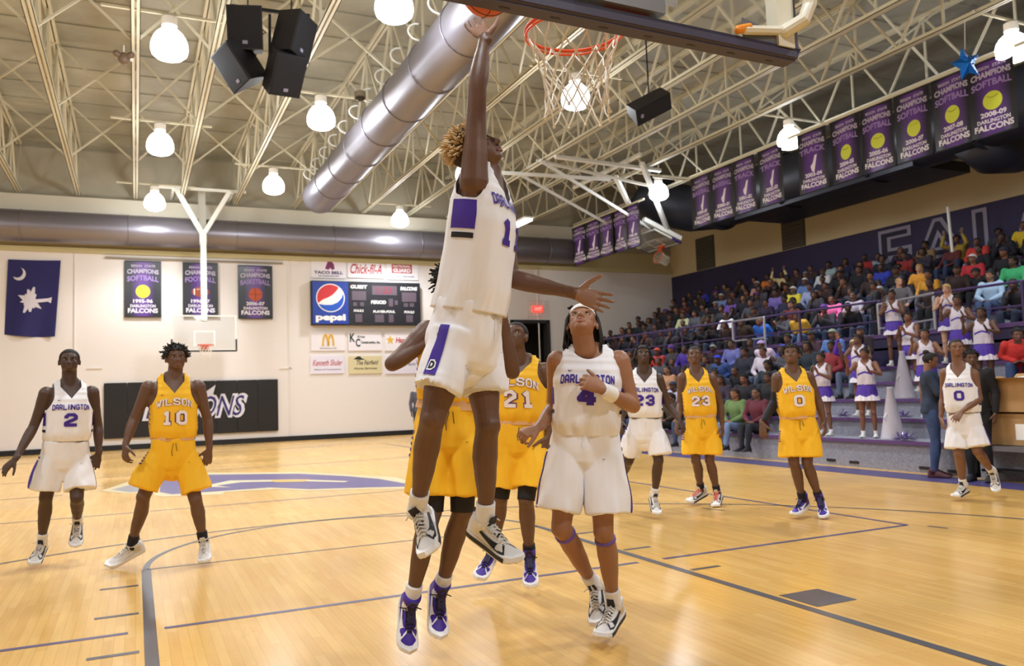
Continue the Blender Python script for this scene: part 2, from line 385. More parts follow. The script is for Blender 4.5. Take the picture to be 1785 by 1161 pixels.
# louvred vents in the right wall
for (ya, yb, za, zb, lab) in ((25.9, 24.8, 5.85, 7.1, 'dark louvred wall grille nearest the corner above the stand'), (21.2, 20.15, 5.85, 7.15, 'dark louvred wall grille left of the long beige wall stretch')):
    t = thing('wall_grille', lab, 'grille', (XR, ya, za))
    MB().box((XR-.04, yb, za), (XR, ya, zb)).build('frame', mat('grille_dark', '4b463c', .6), t)
    for i in range(10):
        z = za+.07+i*(zb-za-.1)/10
        MB().bar((XR-.06, yb+.05, z), (XR-.06, ya-.05, z), .015, .07, up=(1, 0, .6)).build('slat', mat('grille_slat', '6a6454', .6), t)
    settle(t)
# ---------------------------------------------------------------- painted court lines (flat paint on the boards)
PL = mat('line_paint', '4c4a50', .35); PLP = mat('line_paint_purple', '50496e', .35); ZL = .0015
def strip(mb, a, b, wd, z=ZL):
    a = V(a[0], a[1], z); b = V(b[0], b[1], z); d_ = (b-a).normalized(); s_ = V(-d_.y, d_.x, 0)*wd/2
    mb.add([a-s_, b-s_, b+s_, a+s_], [(0, 1, 2, 3)])
def arc_strip(mb, c, r, wd, a0, a1, z=ZL, n=64):
    vs = []
    for i in range(n+1):
        a = a0+(a1-a0)*i/n
        for rr in (r-wd/2, r+wd/2): vs.append((c[0]+rr*math.cos(a), c[1]+rr*math.sin(a), z))
    mb.add(vs, [(2*i, 2*i+1, 2*i+3, 2*i+2) for i in range(n)])
def marking(name, label, mb, m): return mb.build(name, m, None, label=label, cat='floor marking')
for s_, sd in ((-1, 'left'), (1, 'right')):
    l = MB(); strip(l, (X0+s_*1.80, BL), (X0+s_*1.80, BL+5.79), .07); marking('lane_line', 'thick dark %s lane line under the near basket' % sd, l, PL)
l = MB(); strip(l, (X0-1.8, BL+5.79), (X0+1.8, BL+5.79), .03); marking('free_throw_line', 'thin dark free throw line across the near lane', l, PL)
l = MB(); arc_strip(l, (X0, BL+5.79), 1.80, .05, 0, math.pi); marking('free_throw_arc', 'dark half circle painted above the near free throw line', l, PL)
l = MB(); arc_strip(l, (X0, Y0), 6.02, .05, 0, math.pi, n=90); marking('three_point_arc', 'wide thin dark three point arc around the near basket', l, PL)
l = MB(); XB = X0+4.65; YB = 5.52
strip(l, (X0-1.72, YB), (X0+1.68, YB), .05); strip(l, (X0+1.92, YB), (XB, YB), .05); strip(l, (X0-1.92, YB), (X0-4.65, YB), .05)
strip(l, (XB, YB), (XB, YB+18), .05); strip(l, (X0-4.65, YB), (X0-4.65, YB+18), .05); strip(l, (X0-4.65, YB+6), (XB, YB+6), .04); strip(l, (X0-4.65, YB+12), (XB, YB+12), .04); strip(l, (X0-4.65, YB+18), (XB, YB+18), .05)
marking('volleyball_lines', 'purple painted volleyball court outline crossing the near lane', l, PLP)
l = MB(); strip(l, (X0-7.6, CY), (X0-2.9, CY), .05); strip(l, (X0+2.7, CY), (X0+7.6, CY), .05); marking('halfway_line', 'dark halfway line either side of the centre emblem', l, PL)
for k, dy in enumerate((3.35, 4.27, 5.18)):
    for s_, sd in ((-1, 'left'), (1, 'right')):
        l = MB(); strip(l, (X0+s_*1.86, BL+dy), (X0+s_*2.12, BL+dy), .05)
        marking('lane_tick', 'short dark tick %s outside the %s lane line' % (('nearest the baseline', 'second from the baseline', 'nearest the free throw line')[k], sd), l, PL)
for s_, sd in ((-1, 'left'), (1, 'right')):
    l = MB(); l.quad((X0+s_*1.87, BL+2.12, ZL), (X0+s_*2.2, BL+2.12, ZL), (X0+s_*2.2, BL+2.45, ZL), (X0+s_*1.87, BL+2.45, ZL))
    marking('lane_block', 'solid dark square block on the %s side of the near lane' % sd, l, PL)
for a, b_, lb in (((5.72, 7.52), (5.8, 7.24), 'tiny dark dash behind the yellow player numbered 23'), ((6.63, 5.38), (6.66, 5.2), 'tiny dark dash right of the volleyball corner')):
    l = MB(); strip(l, a, b_, .04); marking('dash_mark', lb, l, PL)
l = MB(); l.quad((9.5, BL-1, ZL), (10.1, BL-1, ZL), (10.1, 27.3, ZL), (9.5, 27.3, ZL)); 
marking('sideline_border', 'broad purple sideline border before the grey bleachers', l, mat('border_purple', '4c4577', .35))
# centre emblem: bird head shapes
def flat(pts, z, m, nm, par):
    b_ = MB(); poly_fill(b_, pts, lambda x, y: V(x, y, z)); return b_.build(nm, m, par)
t = thing('centre_emblem', 'big purple and cream falcon head painted at centre court', 'floor marking', (X0, CY, 0))
px_out = [(175, 856), (230, 838), (285, 828), (345, 824), (430, 824), (520, 823), (620, 828), (690, 832), (735, 845), (722, 852), (640, 853), (540, 856), (480, 853), (392, 858), (388, 862), (285, 866), (268, 864), (270, 860), (215, 860)]
def fl(pp): return [tuple(onZ(x, y, 0).xy) for x, y in pp]
flat(fl(px_out), .002, mat('emblem_cream', 'c8b88c', .35), 'outline', t)
flat(fl([(285, 834), (345, 828), (430, 827), (520, 826), (600, 830), (660, 835), (735, 848), (640, 850), (540, 853), (470, 850), (390, 856), (300, 862), (278, 858), (280, 845)]), .003, mat('emblem_purple', '4f4478', .35), 'head_shape', t)
flat(fl([(195, 854), (240, 842), (280, 838), (272, 856), (225, 858)]), .003, mat('emblem_grey', '8a8587', .35), 'beak_shape', t)
flat(fl([(362, 846), (400, 838), (520, 836), (608, 839), (600, 841), (520, 839), (420, 841), (378, 847), (405, 850), (362, 849)]), .004, mat('emblem_cream2', 'cbbf9c', .35), 'eye_shape', t)
flat(fl([(470, 837), (540, 836), (530, 840), (480, 841)]), .005, mat('emblem_gold', 'd8a345', .35), 'eye_gold', t); settle(t)
# ---------------------------------------------------------------- roof joists
M_JD = mat('joist_web_dark', '6b6453', .6)
def joist(x, zb, zt, lab):
    t = thing('roof_joist', lab, 'joist', (x, YW, zb), group='open web joists under the roof')
    x0_ = x
    m = MB(); m.box((x-.075, YN, zb), (x-.015, YW-.3, zb+.012)); m.box((x-.075, YN, zb), (x-.063, YW-.3, zb+.075)); m.box((x+.015, YN, zb), (x+.075, YW-.3, zb+.012)); m.box((x+.063, YN, zb), (x+.075, YW-.3, zb+.075)); m.box((x-.018, YN, zb+.0), (x-.012, YW-.3, zb+.06)); m.box((x+.012, YN, zb+.0), (x+.018, YW-.3, zb+.06))
    m.build('bottom_chord', M_CREAM, t)
    m = MB(); m.box((x-.07, YN, zt-.075), (x-.015, YW-.3, zt)); m.box((x+.015, YN, zt-.075), (x+.07, YW-.3, zt)); m.build('top_chord', M_CREAM, t)
    return t
wd_, wv_ = {}, {}
def webs(t, x, zb, zt, n0=-1):
    k = 0; y = YW-1.0; P_ = 1.98
    for key, (dy) in (('a', P_/2), ('b', -P_/2)):
        if key not in wd_: wd_[key] = MB().bar((0, 0, 0), (0, -dy, zt-zb-.08), .045, .045).mesh('web_bar', M_CREAM)
    if 'v' not in wd_: wd_['v'] = MB().bar((0, 0, 0), (0, 0, zt-zb-.08), .04).mesh('web_bar', M_CREAM)
    while y > 3:
        for key in ('a', 'b'):
            o = link('web_bar', wd_[key], t); o.location = (0, y-YW, .05)
        o = link('web_bar', wd_['v'], t); o.location = (0, y-YW-P_/2, .03)
        y -= P_
JX = [-4.65, -3.1, -1.55, 0, 1.3, 2.9, 4.75, 5.95, 7.1, 8.7, 10.2, 11.65, 13.35, 15.4]
names = ['leftmost in view', 'second from the left edge', 'third from the left, sloping down rightward', 'seen upright above the state flag side', 'just right of the two nearest left lamps', 'behind the four clustered speakers', 'running above the big silver duct', 'over the right flank of the silver duct', 'right of the silver duct', 'behind the shooting hand and net lamp', 'right of the net', 'above the folded side basket arms', 'above the lamps by the banner row', 'just above the hanging banner rail']
for x, nm in zip(JX, names):
    t = joist(x, 7.65, ZC, 'cream open-web roof joist ' + nm); webs(t, x, 7.65, ZC)
    for c in t.children:
        if c.name.startswith(('bottom', 'top')): c.matrix_parent_inverse = Matrix.Translation(-t.location)
# cross bridging between joists
t = thing('joist_bridging', 'thin crossed bridging bars between the roof joists', 'bracing', (0, YW, ZC))
for yb in (11.4, 15.3, 19.3, 23.2):
    for a, b_ in zip(JX, JX[1:]):
        MB().bar((a, yb, 7.68), (b_, yb, ZC-.05), .04).build('brace_bar', M_CREAM, t)
        MB().bar((b_, yb+.05, 7.68), (a, yb+.05, ZC-.05), .04).build('brace_bar', M_CREAM, t)
settle(t)
# conduits under the joists that carry the lamps
# ---------------------------------------------------------------- ducts
def ring_duct(mb, pts, r, n=28): mb.tube(pts, r, n, caps=True, flat=True)
t = thing('hanging_duct', 'big silver fabric-ribbed duct slanting overhead behind the shooter', 'duct', (4.69, 22.7, 7.0))
m = MB(); ring_duct(m, [(4.69, y, 7.0) for y in np.arange(-3, 22.71, .9)]+[(4.69, 22.8, 7.0)], .467); m.build('duct_body', M_GALV, t, smooth=True)
m = MB(); m.ell((4.69, 22.8, 7.0), (.467, 0, 0), (0, .16, 0), (0, 0, .467), 24, 10); m.build('end_cap', M_GALV, t, smooth=True)
sm = MB(); sm.tube([(-.0+.475*math.cos(a), 0, .475*math.sin(a)) for a in np.linspace(0, 2*math.pi, 25)], .012, 5, caps=False); sme = sm.mesh('seam', M_GALV, True)
for y in np.arange(5, 22.6, 1.6): o = link('seam_ring', sme, t); o.matrix_parent_inverse = Matrix.Translation(-t.location); o.location = (4.69, y, 7.0)
hp = MB(); hp.tube([(-.33-.18*math.sin(a), .0, .36+.16*(1-math.cos(a))*.9) for a in np.linspace(0, math.pi, 11)], .018, 6); hpm = hp.mesh('hoop', M_WHITEM, True)
for y in np.arange(5.5, 22.5, 1.05): o = link('hanger_loop', hpm, t); o.matrix_parent_inverse = Matrix.Translation(-t.location); o.location = (4.69, y, 7.0)
for c in t.children:
    if c.name.startswith(('duct_body', 'end_cap')): c.matrix_parent_inverse = Matrix.Translation(-t.location)
t = thing('wall_duct', 'long grey round duct running along the top of the far wall', 'duct', (-9.4, 27.08, 6.62))
m = MB(); ring_duct(m, [(x, 27.08, 6.62) for x in np.arange(-9.4, 15.7, 1.0)], .47); m.build('duct_body', M_GALV, t, smooth=True)
sm = MB(); sm.tube([(0, .48*math.cos(a), .48*math.sin(a)) for a in np.linspace(0, 2*math.pi, 25)], .012, 5, caps=False); sme2 = sm.mesh('seam', M_GALV, True)
for x in (-6, -3, -.2, 2.9, 6, 9, 11.4, 11.7, 14): o = link('seam_ring', sme2, t); o.location = (x, 27.08, 6.62)
settle(t)
t = thing('main_duct', 'dark round duct along the bleacher side behind the hanging banners', 'duct', (17, 22, 7.2))
m = MB(); ring_duct(m, [(15.6, 22.9, 8.1), (15.9, 22.7, 7.8), (16.3, 22.4, 7.45), (16.8, 21.9, 7.25), (17, 21, 7.15)]+[(17, y, 7.1) for y in np.arange(20, 2.9, -1.2)], .76); m.build('duct_body', M_DARKDUCT, t, smooth=True)
for y in (20.6, 17.5, 14.5, 11.6, 9.2):
    m = MB(); m.tube([(17, y+.05, 7.1), (17, y-.05, 7.1)], .82, 28, flat=True); m.build('flange', M_DARKDUCT, t, smooth=False)
m = MB(); ring_duct(m, [(17, 11.9, 6.8), (17.6, 11.9, 6.5), (18.4, 11.9, 6.6)], .6); m.build('branch', M_DARKDUCT, t, smooth=True)
m = MB().box((16.6, 13.2, 6.35), (18.6, 19.5, 6.6)); m.build('plenum', M_DARKDUCT, t); settle(t)
# ---------------------------------------------------------------- high-bay lamps
M_GLOBE = mat('lamp_globe', (1, .985, .95), .4, emit=7)
gl = MB()
prof = [(.001, -.285), (.12, -.275), (.21, -.245), (.27, -.19), (.29, -.115), (.283, -.02), (.255, .07), (.205, .15), (.145, .205), (.11, .235)]
vs = []; fs = []; n_ = 24
for r_, z_ in prof:
    for k in range(n_): a = 2*math.pi*k/n_; vs.append((r_*math.cos(a), r_*math.sin(a), z_))
for i in range(len(prof)-1):
    for k in range(n_): fs.append((i*n_+k, i*n_+(k+1) % n_, (i+1)*n_+(k+1) % n_, (i+1)*n_+k))
gl.add(vs, fs); GLM = gl.mesh('globe', M_GLOBE, True)
M_LCAP = mat('lamp_cap', 'dcd6cc', .4, emit=.25)
cap = MB(); cap.tube([(0, 0, .22), (0, 0, .27), (0, 0, .28), (0, 0, .42)], [.07, .07, .12, .12], 16, flat=True); CAPM = cap.mesh('ballast', M_LCAP)
stem = MB(); stem.tube([(0, 0, .42), (0, 0, .48)], .015, 6); stem.bar((-1.0, 0, .48), (1.1, 0, .48), .04); STM = stem.mesh('hanger', M_CREAM)
ll = ['nearest to the left speakers', 'second down the left row, below the horn', 'lowest on the left, over the far basket frame', 'cut by the top edge beside the silver duct', 'above the end of the silver duct on its left', 'left of the end of the silver duct', 'seen through the near net', 'hidden behind the shooting player', 'low beside the shooter, over the scoreboard', 'biggest at the right edge over the banners', 'above the middle of the banner row', 'over the folded side basket']
for (x, y, z), s_ in zip(LAMPS, ll):
    t = thing('high_bay_lamp', 'glowing white bell lamp ' + s_, 'lamp', (x, y, z), group='high bay lamps under the joists')
    for nm, me in (('globe', GLM), ('ballast', CAPM), ('hanger', STM)): link(nm, me, t)
for (x, y, z), pl_ in zip(LAMPS_OUT[:5], ('left of the lane, above the near end', 'above the left near baseline', 'above the right of the near lane', 'above the right near baseline', 'over the near end of the bleachers')):
    t = thing('high_bay_lamp', 'unseen bell lamp '+pl_, 'lamp', (x, y, z), group='high bay lamps outside the frame')
    for nm, me in (('globe', GLM), ('ballast', CAPM), ('hanger', STM)): link(nm, me, t)
# fluorescent batten
t = thing('strip_light', 'short lit strip light right of the jumping player', 'lamp', (11.6, 24.4, 7.0))
MB().box((11.5, 23.6, 6.9), (11.75, 25.1, 6.97)).build('diffuser', mat('strip_glow', 'fff6e8', .5, emit=5), t)
MB().box((11.45, 23.55, 6.97), (11.8, 25.15, 7.03)).build('housing', M_WHITEM, t); MB().bar((11.62, 24.0, 7.0), (11.62, 24.0, 7.65), .015).bar((11.62, 24.8, 7.0), (11.62, 24.8, 7.65), .015).build('hanger', M_CREAM, t); settle(t)
# ================================================================ BASKETS
def net_mesh(rs=(.222, .195, .17, .152, .148, .156), L=.40, n=12, r=.0042):
    m = MB(); zs = [0, -.085, -.165, -.24, -.32, -L]
    P_ = []
    for i, (rr, z) in enumerate(zip(rs, zs)):
        P_.append([V(rr*math.cos(2*math.pi*(k+(i % 2)/2)/n), rr*math.sin(2*math.pi*(k+(i % 2)/2)/n), z+.012*math.sin(k*2.3+i)) for k in range(n)])
    for i in range(len(rs)-1):
        for k in range(n):
            a = P_[i][k]; b_ = P_[i+1][k]; c = P_[i+1][(k-1) % n] if i % 2 == 0 else P_[i+1][(k+1) % n]
            for q in (b_, c):
                md = (a+q)/2; md = md+V(md.x, md.y, 0)*(-.04)+V(0, 0, -.006)
                m.tube([a, md, q], r, 5)
    for k in range(n): m.sph(P_[-1][k]+V(0, 0, -.004), r*1.9, 6, 4)
    return m
RIMM = MB().tube([(.2286*math.cos(a), .2286*math.sin(a), 0) for a in np.linspace(0, 2*math.pi, 41)], .009, 8, caps=False)
RIMM.tube([(.2286*math.cos(a), .2286*math.sin(a), -.02) for a in np.linspace(0, 2*math.pi, 41)], .006, 6, caps=False)
def basket(t, pad_mat, pad_full=True, frame_mat=M_WHITEM, th=.055, net=None):
    """local frame: board in XZ, z 0..1.07, playing face toward +y at y = 0"""
    W_ = .915; H_ = 1.07
    MB().box((-W_+.04, -.012, .04), (W_-.04, 0, H_-.04)).build('glass_pane', M_GLASS, t)
    m = MB()
    for a, b_ in (((-W_, -.04, 0), (W_, .006, .045)), ((-W_, -.04, H_-.045), (W_, .006, H_)), ((-W_, -.04, .045), (-W_+.045, .006, H_-.045)), ((W_-.045, -.04, .045), (W_, .006, H_-.045))): m.box(a, b_)
    m.build('board_frame', frame_mat, t)
    m = MB(); z0 = .145
    for a, b_ in (((-.305, .001, z0), (.305, .003, z0+.05)), ((-.305, .001, z0+.41), (.305, .003, z0+.46)), ((-.305, .001, z0+.05), (-.255, .003, z0+.41)), ((.255, .001, z0+.05), (.305, .003, z0+.41))): m.box(a, b_)
    m.build('target_square', M_WHITE, t)
    m = MB(); d_ = th
    m.tube([(-W_-.012, -.016, .36), (-W_-.012, -.016, .02), (-W_+.02, -.016, -.018), (W_-.02, -.016, -.018), (W_+.012, -.016, .02), (W_+.012, -.016, .36)], [(.03, d_)]*6, 12, ref=(.3, 0, 1)) if False else None
    m.box((-W_-.018, -.016-d_, -.032), (W_+.018, .014, .012)); m.box((-W_-.018, -.016-d_, .012), (-W_+.045, .014, .36)); m.box((W_-.045, -.016-d_, .012), (W_+.018, .014, .36))
    bm = bmesh.new(); me = m.mesh('pad', pad_mat); bm.from_mesh(me); bmesh.ops.remove_doubles(bm, verts=bm.verts, dist=.0001)
    bmesh.ops.bevel(bm, geom=[e for e in bm.edges if e.calc_length() > .04], offset=.014, segments=3, affect='EDGES'); bm.to_mesh(me); bm.free()
    p = link('edge_padding', me, t)
    s_ = MB()
    for i in range(8):
        x = -.8+i*.228; pts = [(x+.024*math.cos(a)*1.0, -.035+.008*math.sin(a)) for a in np.linspace(0, 2*math.pi, 13)[:-1]]
        s_.prism(pts, -.0335, -.030, lambda a, b_, t_: V(a, b_, t_))
    s_.build('bolt_slots', M_BLACK, p)
    m = MB(); m.box((-.11, -.05, .03), (.11, .02, .17)); m.box((-.06, .02, .10), (.06, .155, .135)); m.add([(-.11, .02, .145), (.11, .02, .145), (.10, .2, .15), (-.10, .2, .15), (-.06, .02, .09), (.06, .02, .09), (.02, .2, .14), (-.02, .2, .14)], [(0, 1, 2, 3), (4, 7, 6, 5), (0, 4, 5, 1), (0, 3, 7, 4), (1, 5, 6, 2), (3, 2, 6, 7)])
    m.build('rim_bracket', M_ORANGE, t)
    rm = link('rim', RIMM.mesh('rim', M_ORANGE, True), t); rm.location = (0, .38, .15)
    nt_ = (net or net_mesh()).build('net', M_NET, t, smooth=True); nt_.location = (0, .38, .142)
    return t
# near basket
nb = thing('basketball_hoop', 'near glass basket with dark padded lower edge and orange rim at the top', 'basket', (X0, Y0-.47, 2.885)); nb.rotation_euler = (0, 0, math.radians(1.9))
M_PADN = mat('pad_grey_purple', '3f3a52', .55)
basket(nb, M_PADN, th=.075)
m = MB().box((-.30, -.10, .05), (.16, -.045, .20)).box((-.30, -.10, .20), (-.24, -.045, .6)).box((.10, -.10, .20), (.16, -.045, .6)).box((-.27, -.13, .13), (.13, -.10, .16))
m.build('mounting_bracket', mat('bracket_steel', '8c8c90', .35, .6), nb)
m = MB().box((-.26, -.102, .08), (-.16, -.10, .13)); m.build('bracket_sticker', mat('sticker', 'c9c4b4', .6), nb)
m = MB(); m.box((.80, -.10, .02), (.90, -.03, 1.0)); m.tube([(.84, -.10, .09), (.90, -.16, .13), (.93, -.17, .2), (.94, -.2, .5), (.95, -.6, 1.9)], .032, 12); m.tube([(.60, -.10, .055), (.86, -.09, .10)], .022, 8); ms = MB(); ms.tube([(-.86, -.09, .10), (-.93, -.32, .22), (-1.15, -1.6, 1.9)], .045, 12); ms.build('support_strut', mat('strut_cream', 'd8d2bd', .4), nb)
m.build('support_strut', mat('strut_cream', 'd8d2bd', .4), nb, smooth=False)
m = MB(); m.prism([(.60, .02), (.84, .02), (.84, .075), (.60, .12)], -.085, -.08, lambda x, y, z: V(x, z, y)); m.build('gusset_plate', mat('gusset', '6d6d74', .4, .5), nb)
MB().tube([(.56, -.10, .05), (.62, -.10, .07)], .02, 10).build('orange_knob', mat('knob', 'e08a1e', .5), nb)
m = MB(); m.bar((-1.0, -1.6, 1.9), (1.3, -1.6, 1.9), .09).bar((.95, -.6, 1.9), (.95, -1.6, 1.9), .06).bar((0, -1.7, 1.9), (0, -1.7, 6.2), .12).bar((0, -.1, .6), (0, -1.7, 2.2), .1); m.build('overhead_mast', M_WHITEM, nb)
# far basket
fb = thing('basketball_hoop', 'far glass basket hung from a white Y-shaped mast', 'basket', (X0, Y0+22.4+.38, 2.90)); fb.rotation_euler = (0, 0, math.pi)
basket(fb, mat('pad_black', '17151d', .5), th=.05)
m = MB(); yq = -.28
m.bar((0, yq+.2, .9), (0, yq, 3.62), .2, .16); m.bar((0, yq, 3.55), (.78, yq+.1, 4.95), .13); m.bar((0, yq, 3.55), (-.78, yq+.1, 4.95), .13); m.bar((0, yq, 3.3), (0, yq-.6, 5.0), .2); m.bar((0, -.03, .95), (0, yq+.3, .95), .1)
for yy, hw in ((yq+.1, 1.25), (yq-1.4, 1.15)): m.bar((-hw, yy, 4.95), (hw, yy, 4.95), .08)
m.bar((-.85, yq-1.5, 4.9), (-.85, yq+.1, 4.9), .07); m.bar((.85, yq-1.5, 4.9), (.85, yq+.1, 4.9), .07)
m.build('mast', M_WHITEM, fb)
# folded side basket
sb = thing('basketball_hoop', 'side basket folded up flat under the roof near the bleachers', 'basket', (15.95, 22.85, 6.45))
sb.rotation_euler = (math.radians(0), math.radians(-97), 0)
sub = thing('tmp', '', '', (0, 0, 0)); bpy.data.objects.remove(sub)
sb.rotation_mode = 'QUATERNION'
# local x -> world y, local y(face) -> down, local z(up) -> world -x
rx = Matrix(((0, 0, -1, 0), (-1, 0, 0, 0), (0, 1, 0, 0), (0, 0, 0, 1)))
rx = Matrix(((0, -.37, -.929, 0), (1, 0, 0, 0), (0, -.929, .37, 0), (0, 0, 0, 1)))
sb.rotation_quaternion = rx.to_quaternion(); sb.location = (16.1, 22.52, 6.0)
basket(sb, M_PURPLE, th=.04)
m = MB()
def L_(p): return rx.inverted() @ (Vector(p)-Vector(sb.location))
for yy, yt in ((21.9, 19.5), (23.2, 20.9)):
    m.bar(L_((15.15, yy, 6.5)), L_((10.0, yt, 7.62)), .08); m.bar(L_((15.9, yy, 6.3)), L_((12.9, yt-.6, 7.62)), .12)
for xx, zz in ((15.15, 6.52), (15.9, 6.25)): m.bar(L_((xx, 21.9, zz)), L_((xx, 23.8, zz)), .12)
m.bar(L_((16.1, 21.6, 6.15)), L_((14.7, 21.6, 6.7)), .14); m.bar(L_((10.2, 19.0, 7.7)), L_((10.2, 22.4, 7.7)), .09); m.bar(L_((12.6, 18.5, 7.75)), L_((12.6, 22.3, 7.75)), .09)
m.bar(L_((10.2, 19.0, 7.6)), L_((13.8, 19.3, 7.6)), .09); m.bar(L_((9.0, 20.6, 7.5)), L_((12.9, 20.6, 7.6)), .09); m.bar(L_((10.2, 20.1, 7.8)), L_((14.5, 20.1, 7.3)), .07)
m.build('folding_frame', M_WHITEM, sb)
# basketball
bc = U(848, -17, 3.80); t = thing('basketball', 'orange basketball at the fingertips, mostly hidden by the board padding', 'ball', bc)
MB().ell(bc, (.12, 0, 0), (0, .12, 0), (0, 0, .12), 32, 20).build('ball_skin', mat('ball', 'c2562a', .6, bump=(300, .4, .001)), t, smooth=True)
m = MB()
for ax in ((0, 1), (1, 2), (0, 2)):
    pts = []
    for a in np.linspace(0, 2*math.pi, 33):
        q = [0, 0, 0]; q[ax[0]] = .1205*math.cos(a); q[ax[1]] = .1205*math.sin(a); pts.append(bc+V(*q))
    m.tube(pts, .0022, 5, caps=False)
m.build('seams', M_BLACK, t); settle(t)
# ================================================================ WALL ITEMS
def wall_rect(a, b, off=.0):
    p = onY(a[0], a[1], YW); q = onY(b[0], b[1], YW); return p.x, q.x, q.z, p.z     # x0,x1,z0,z1
def banner_mat():
    m = bpy.data.materials.new('banner_vinyl'); m.use_nodes = True; nt = m.node_tree; b = nt.nodes['Principled BSDF']
    tc = nt.nodes.new('ShaderNodeTexCoord'); sx = nt.nodes.new('ShaderNodeSeparateXYZ'); nt.links.new(tc.outputs['Object'], sx.inputs[0])
    ab = nt.nodes.new('ShaderNodeMath'); ab.operation = 'ABSOLUTE'; nt.links.new(sx.outputs[0], ab.inputs[0])
    cr = nt.nodes.new('ShaderNodeValToRGB'); nt.links.new(ab.outputs[0], cr.inputs[0])
    e = cr.color_ramp.elements; e[0].position = .10; e[0].color = (*hx('5d3489'), 1); e[1].position = .33; e[1].color = (*hx('15121b'), 1)
    nt.links.new(cr.outputs[0], b.inputs['Base Color']); b.inputs['Roughness'].default_value = .28
    return m
M_BAN = banner_mat(); M_BT = mat('banner_silver', 'b7aec2', .4); M_BTW = mat('banner_white', 'e6e0ea', .4)
def banner(w_, h_, sport, ball, year, loc, rot, lab, group, rip=0.03, top='STATE CHAMPIONS'):
    t = thing('championship_banner', lab, 'banner', loc, group=group); t.rotation_euler = (0, 0, rot)
    ph = random.random()*6
    def S(x, z, o=0): return V(x, rip*math.sin(x/w_*5+ph)*(.4+.6*(-z/h_))-o, z)
    m = MB(); nx, nz = 12, 12; vs = [S(-w_/2+w_*i/nx, -h_*j/nz) for j in range(nz+1) for i in range(nx+1)]
    m.add(vs, [(j*(nx+1)+i, j*(nx+1)+i+1, (j+1)*(nx+1)+i+1, (j+1)*(nx+1)+i) for j in range(nz) for i in range(nx)])
    m.build('cloth', M_BAN, t, smooth=True)
    m = MB(); k = w_*.86
    put_text(m, 'REGION', lambda x, z: S(x, z, .004), k*.34, h_*.045, -k*.2, -h_*.10, .03); put_text(m, 'STATE', lambda x, z: S(x, z, .004), k*.34, h_*.045, k*.22, -h_*.10, .03)
    put_text(m, 'CHAMPIONS', lambda x, z: S(x, z, .004), k, h_*.085, 0, -h_*.23, .035, arc=h_*.02)
    m.build('champions_lettering', M_BT, t)
    m = MB(); put_text(m, sport, lambda x, z: S(x, z, .004), k, h_*.095, 0, -h_*.37, .03, arc=h_*.03); m.build('sport_lettering', mat('banner_lilac', '9a7fc0', .4), t)
    m = MB(); put_text(m, year, lambda x, z: S(x, z, .004), k*.62, h_*.07, 0, -h_*.75, .035); put_text(m, 'DARLINGTON', lambda x, z: S(x, z, .004), k*.8, h_*.055, 0, -h_*.83, .03)
    put_text(m, 'FALCONS', lambda x, z: S(x, z, .004), k*.95, h_*.085, 0, -h_*.93, .04); m.build('year_lettering', M_BTW, t)
    r = w_*.2; cz = -h_*.54
    if ball == 'softball':
        m = MB(); poly_fill(m, circ(0, cz, r), lambda x, z: S(x, z, .005)); b_ = m.build('softball_print', mat('softball_print', 'cfd93a', .5), t)
        m = MB(); m.tube([S(r*.75*math.sin(a), cz+r*(.9-.55*math.cos(a)), .008) for a in np.linspace(-.8, .8, 9)], .006, 4); m.build('stitching', mat('stitch_print', '8c8a3a', .5), b_)
    elif ball == 'football':
        m = MB(); pts = [(r*1.25*math.cos(a), cz+r*.8*math.sin(a)*(1-.15*abs(math.cos(a)))) for a in np.linspace(0, 2*math.pi, 25)[:-1]]; poly_fill(m, pts, lambda x, z: S(x, z, .005)); b_ = m.build('football_print', mat('football_print', '9a4a2c', .5), t)
        m = MB()
        for s_ in (-1, 1): poly_fill(m, [(s_*r*.8, cz-r*.5), (s_*r*.95, cz-r*.42), (s_*r*.95, cz+r*.42), (s_*r*.8, cz+r*.5)], lambda x, z: S(x, z, .007))
        poly_fill(m, [(-r*.5, cz+r*.28), (r*.5, cz+r*.28), (r*.5, cz+r*.42), (-r*.5, cz+r*.42)], lambda x, z: S(x, z, .007)); m.build('laces_print', M_WHITE, b_)
    elif ball == 'basketball':
        m = MB(); poly_fill(m, circ(0, cz, r), lambda x, z: S(x, z, .005)); b_ = m.build('basketball_print', mat('bball_print', 'c4552d', .5), t)
        m = MB(); m.tube([S(-r, cz, .008), S(r, cz, .008)], .004, 4); m.tube([S(0, cz-r, .008), S(0, cz+r, .008)], .004, 4); m.build('seam_print', M_BLACK, b_)
    else:
        m = MB(); poly_fill(m, [(-r*.2, cz-r), (r*.15, cz-r*1.1), (r*.5, cz+r*.4), (r*.7, cz+r*1.2), (r*.3, cz+r*1.1), (0, cz+r*.2), (-r*.4, cz-r*.3)], lambda x, z: S(x, z, .005)); m.build('runner_shoe_print', M_BTW, t)
    m = MB(); m.bar((-w_/2, 0, .01), (w_/2, 0, .01), .03); m.build('top_rod', M_BLACK, t); m = MB(); m.bar((-w_/2, 0, -h_), (w_/2, 0, -h_), .025); m.build('bottom_rod', M_BLACK, t)
    return t
for (a, b_, sp, ba, yr, lb) in (((217, 456), (281, 553), 'SOFTBALL', 'softball', '1995-96', 'purple championship banner with a yellow softball, leftmost on the far wall'),
                                ((318, 459), (380, 552), 'FOOTBALL', 'football', '1996-97', 'purple championship banner with a football behind the far mast'),
                                ((414, 464), (475, 556), 'BASKETBALL', 'basketball', '2006-07', 'purple championship banner with a basketball, right of the far mast')):
    x0, x1, z0, z1 = wall_rect(a, b_)
    banner(x1-x0, z1-z0, sp, ba, yr, ((x0+x1)/2, YW-.08, z1), 0, lb, 'championship banners on the far wall', .01)
a = onY(183, 445, YW); b_ = onY(492, 460, YW)
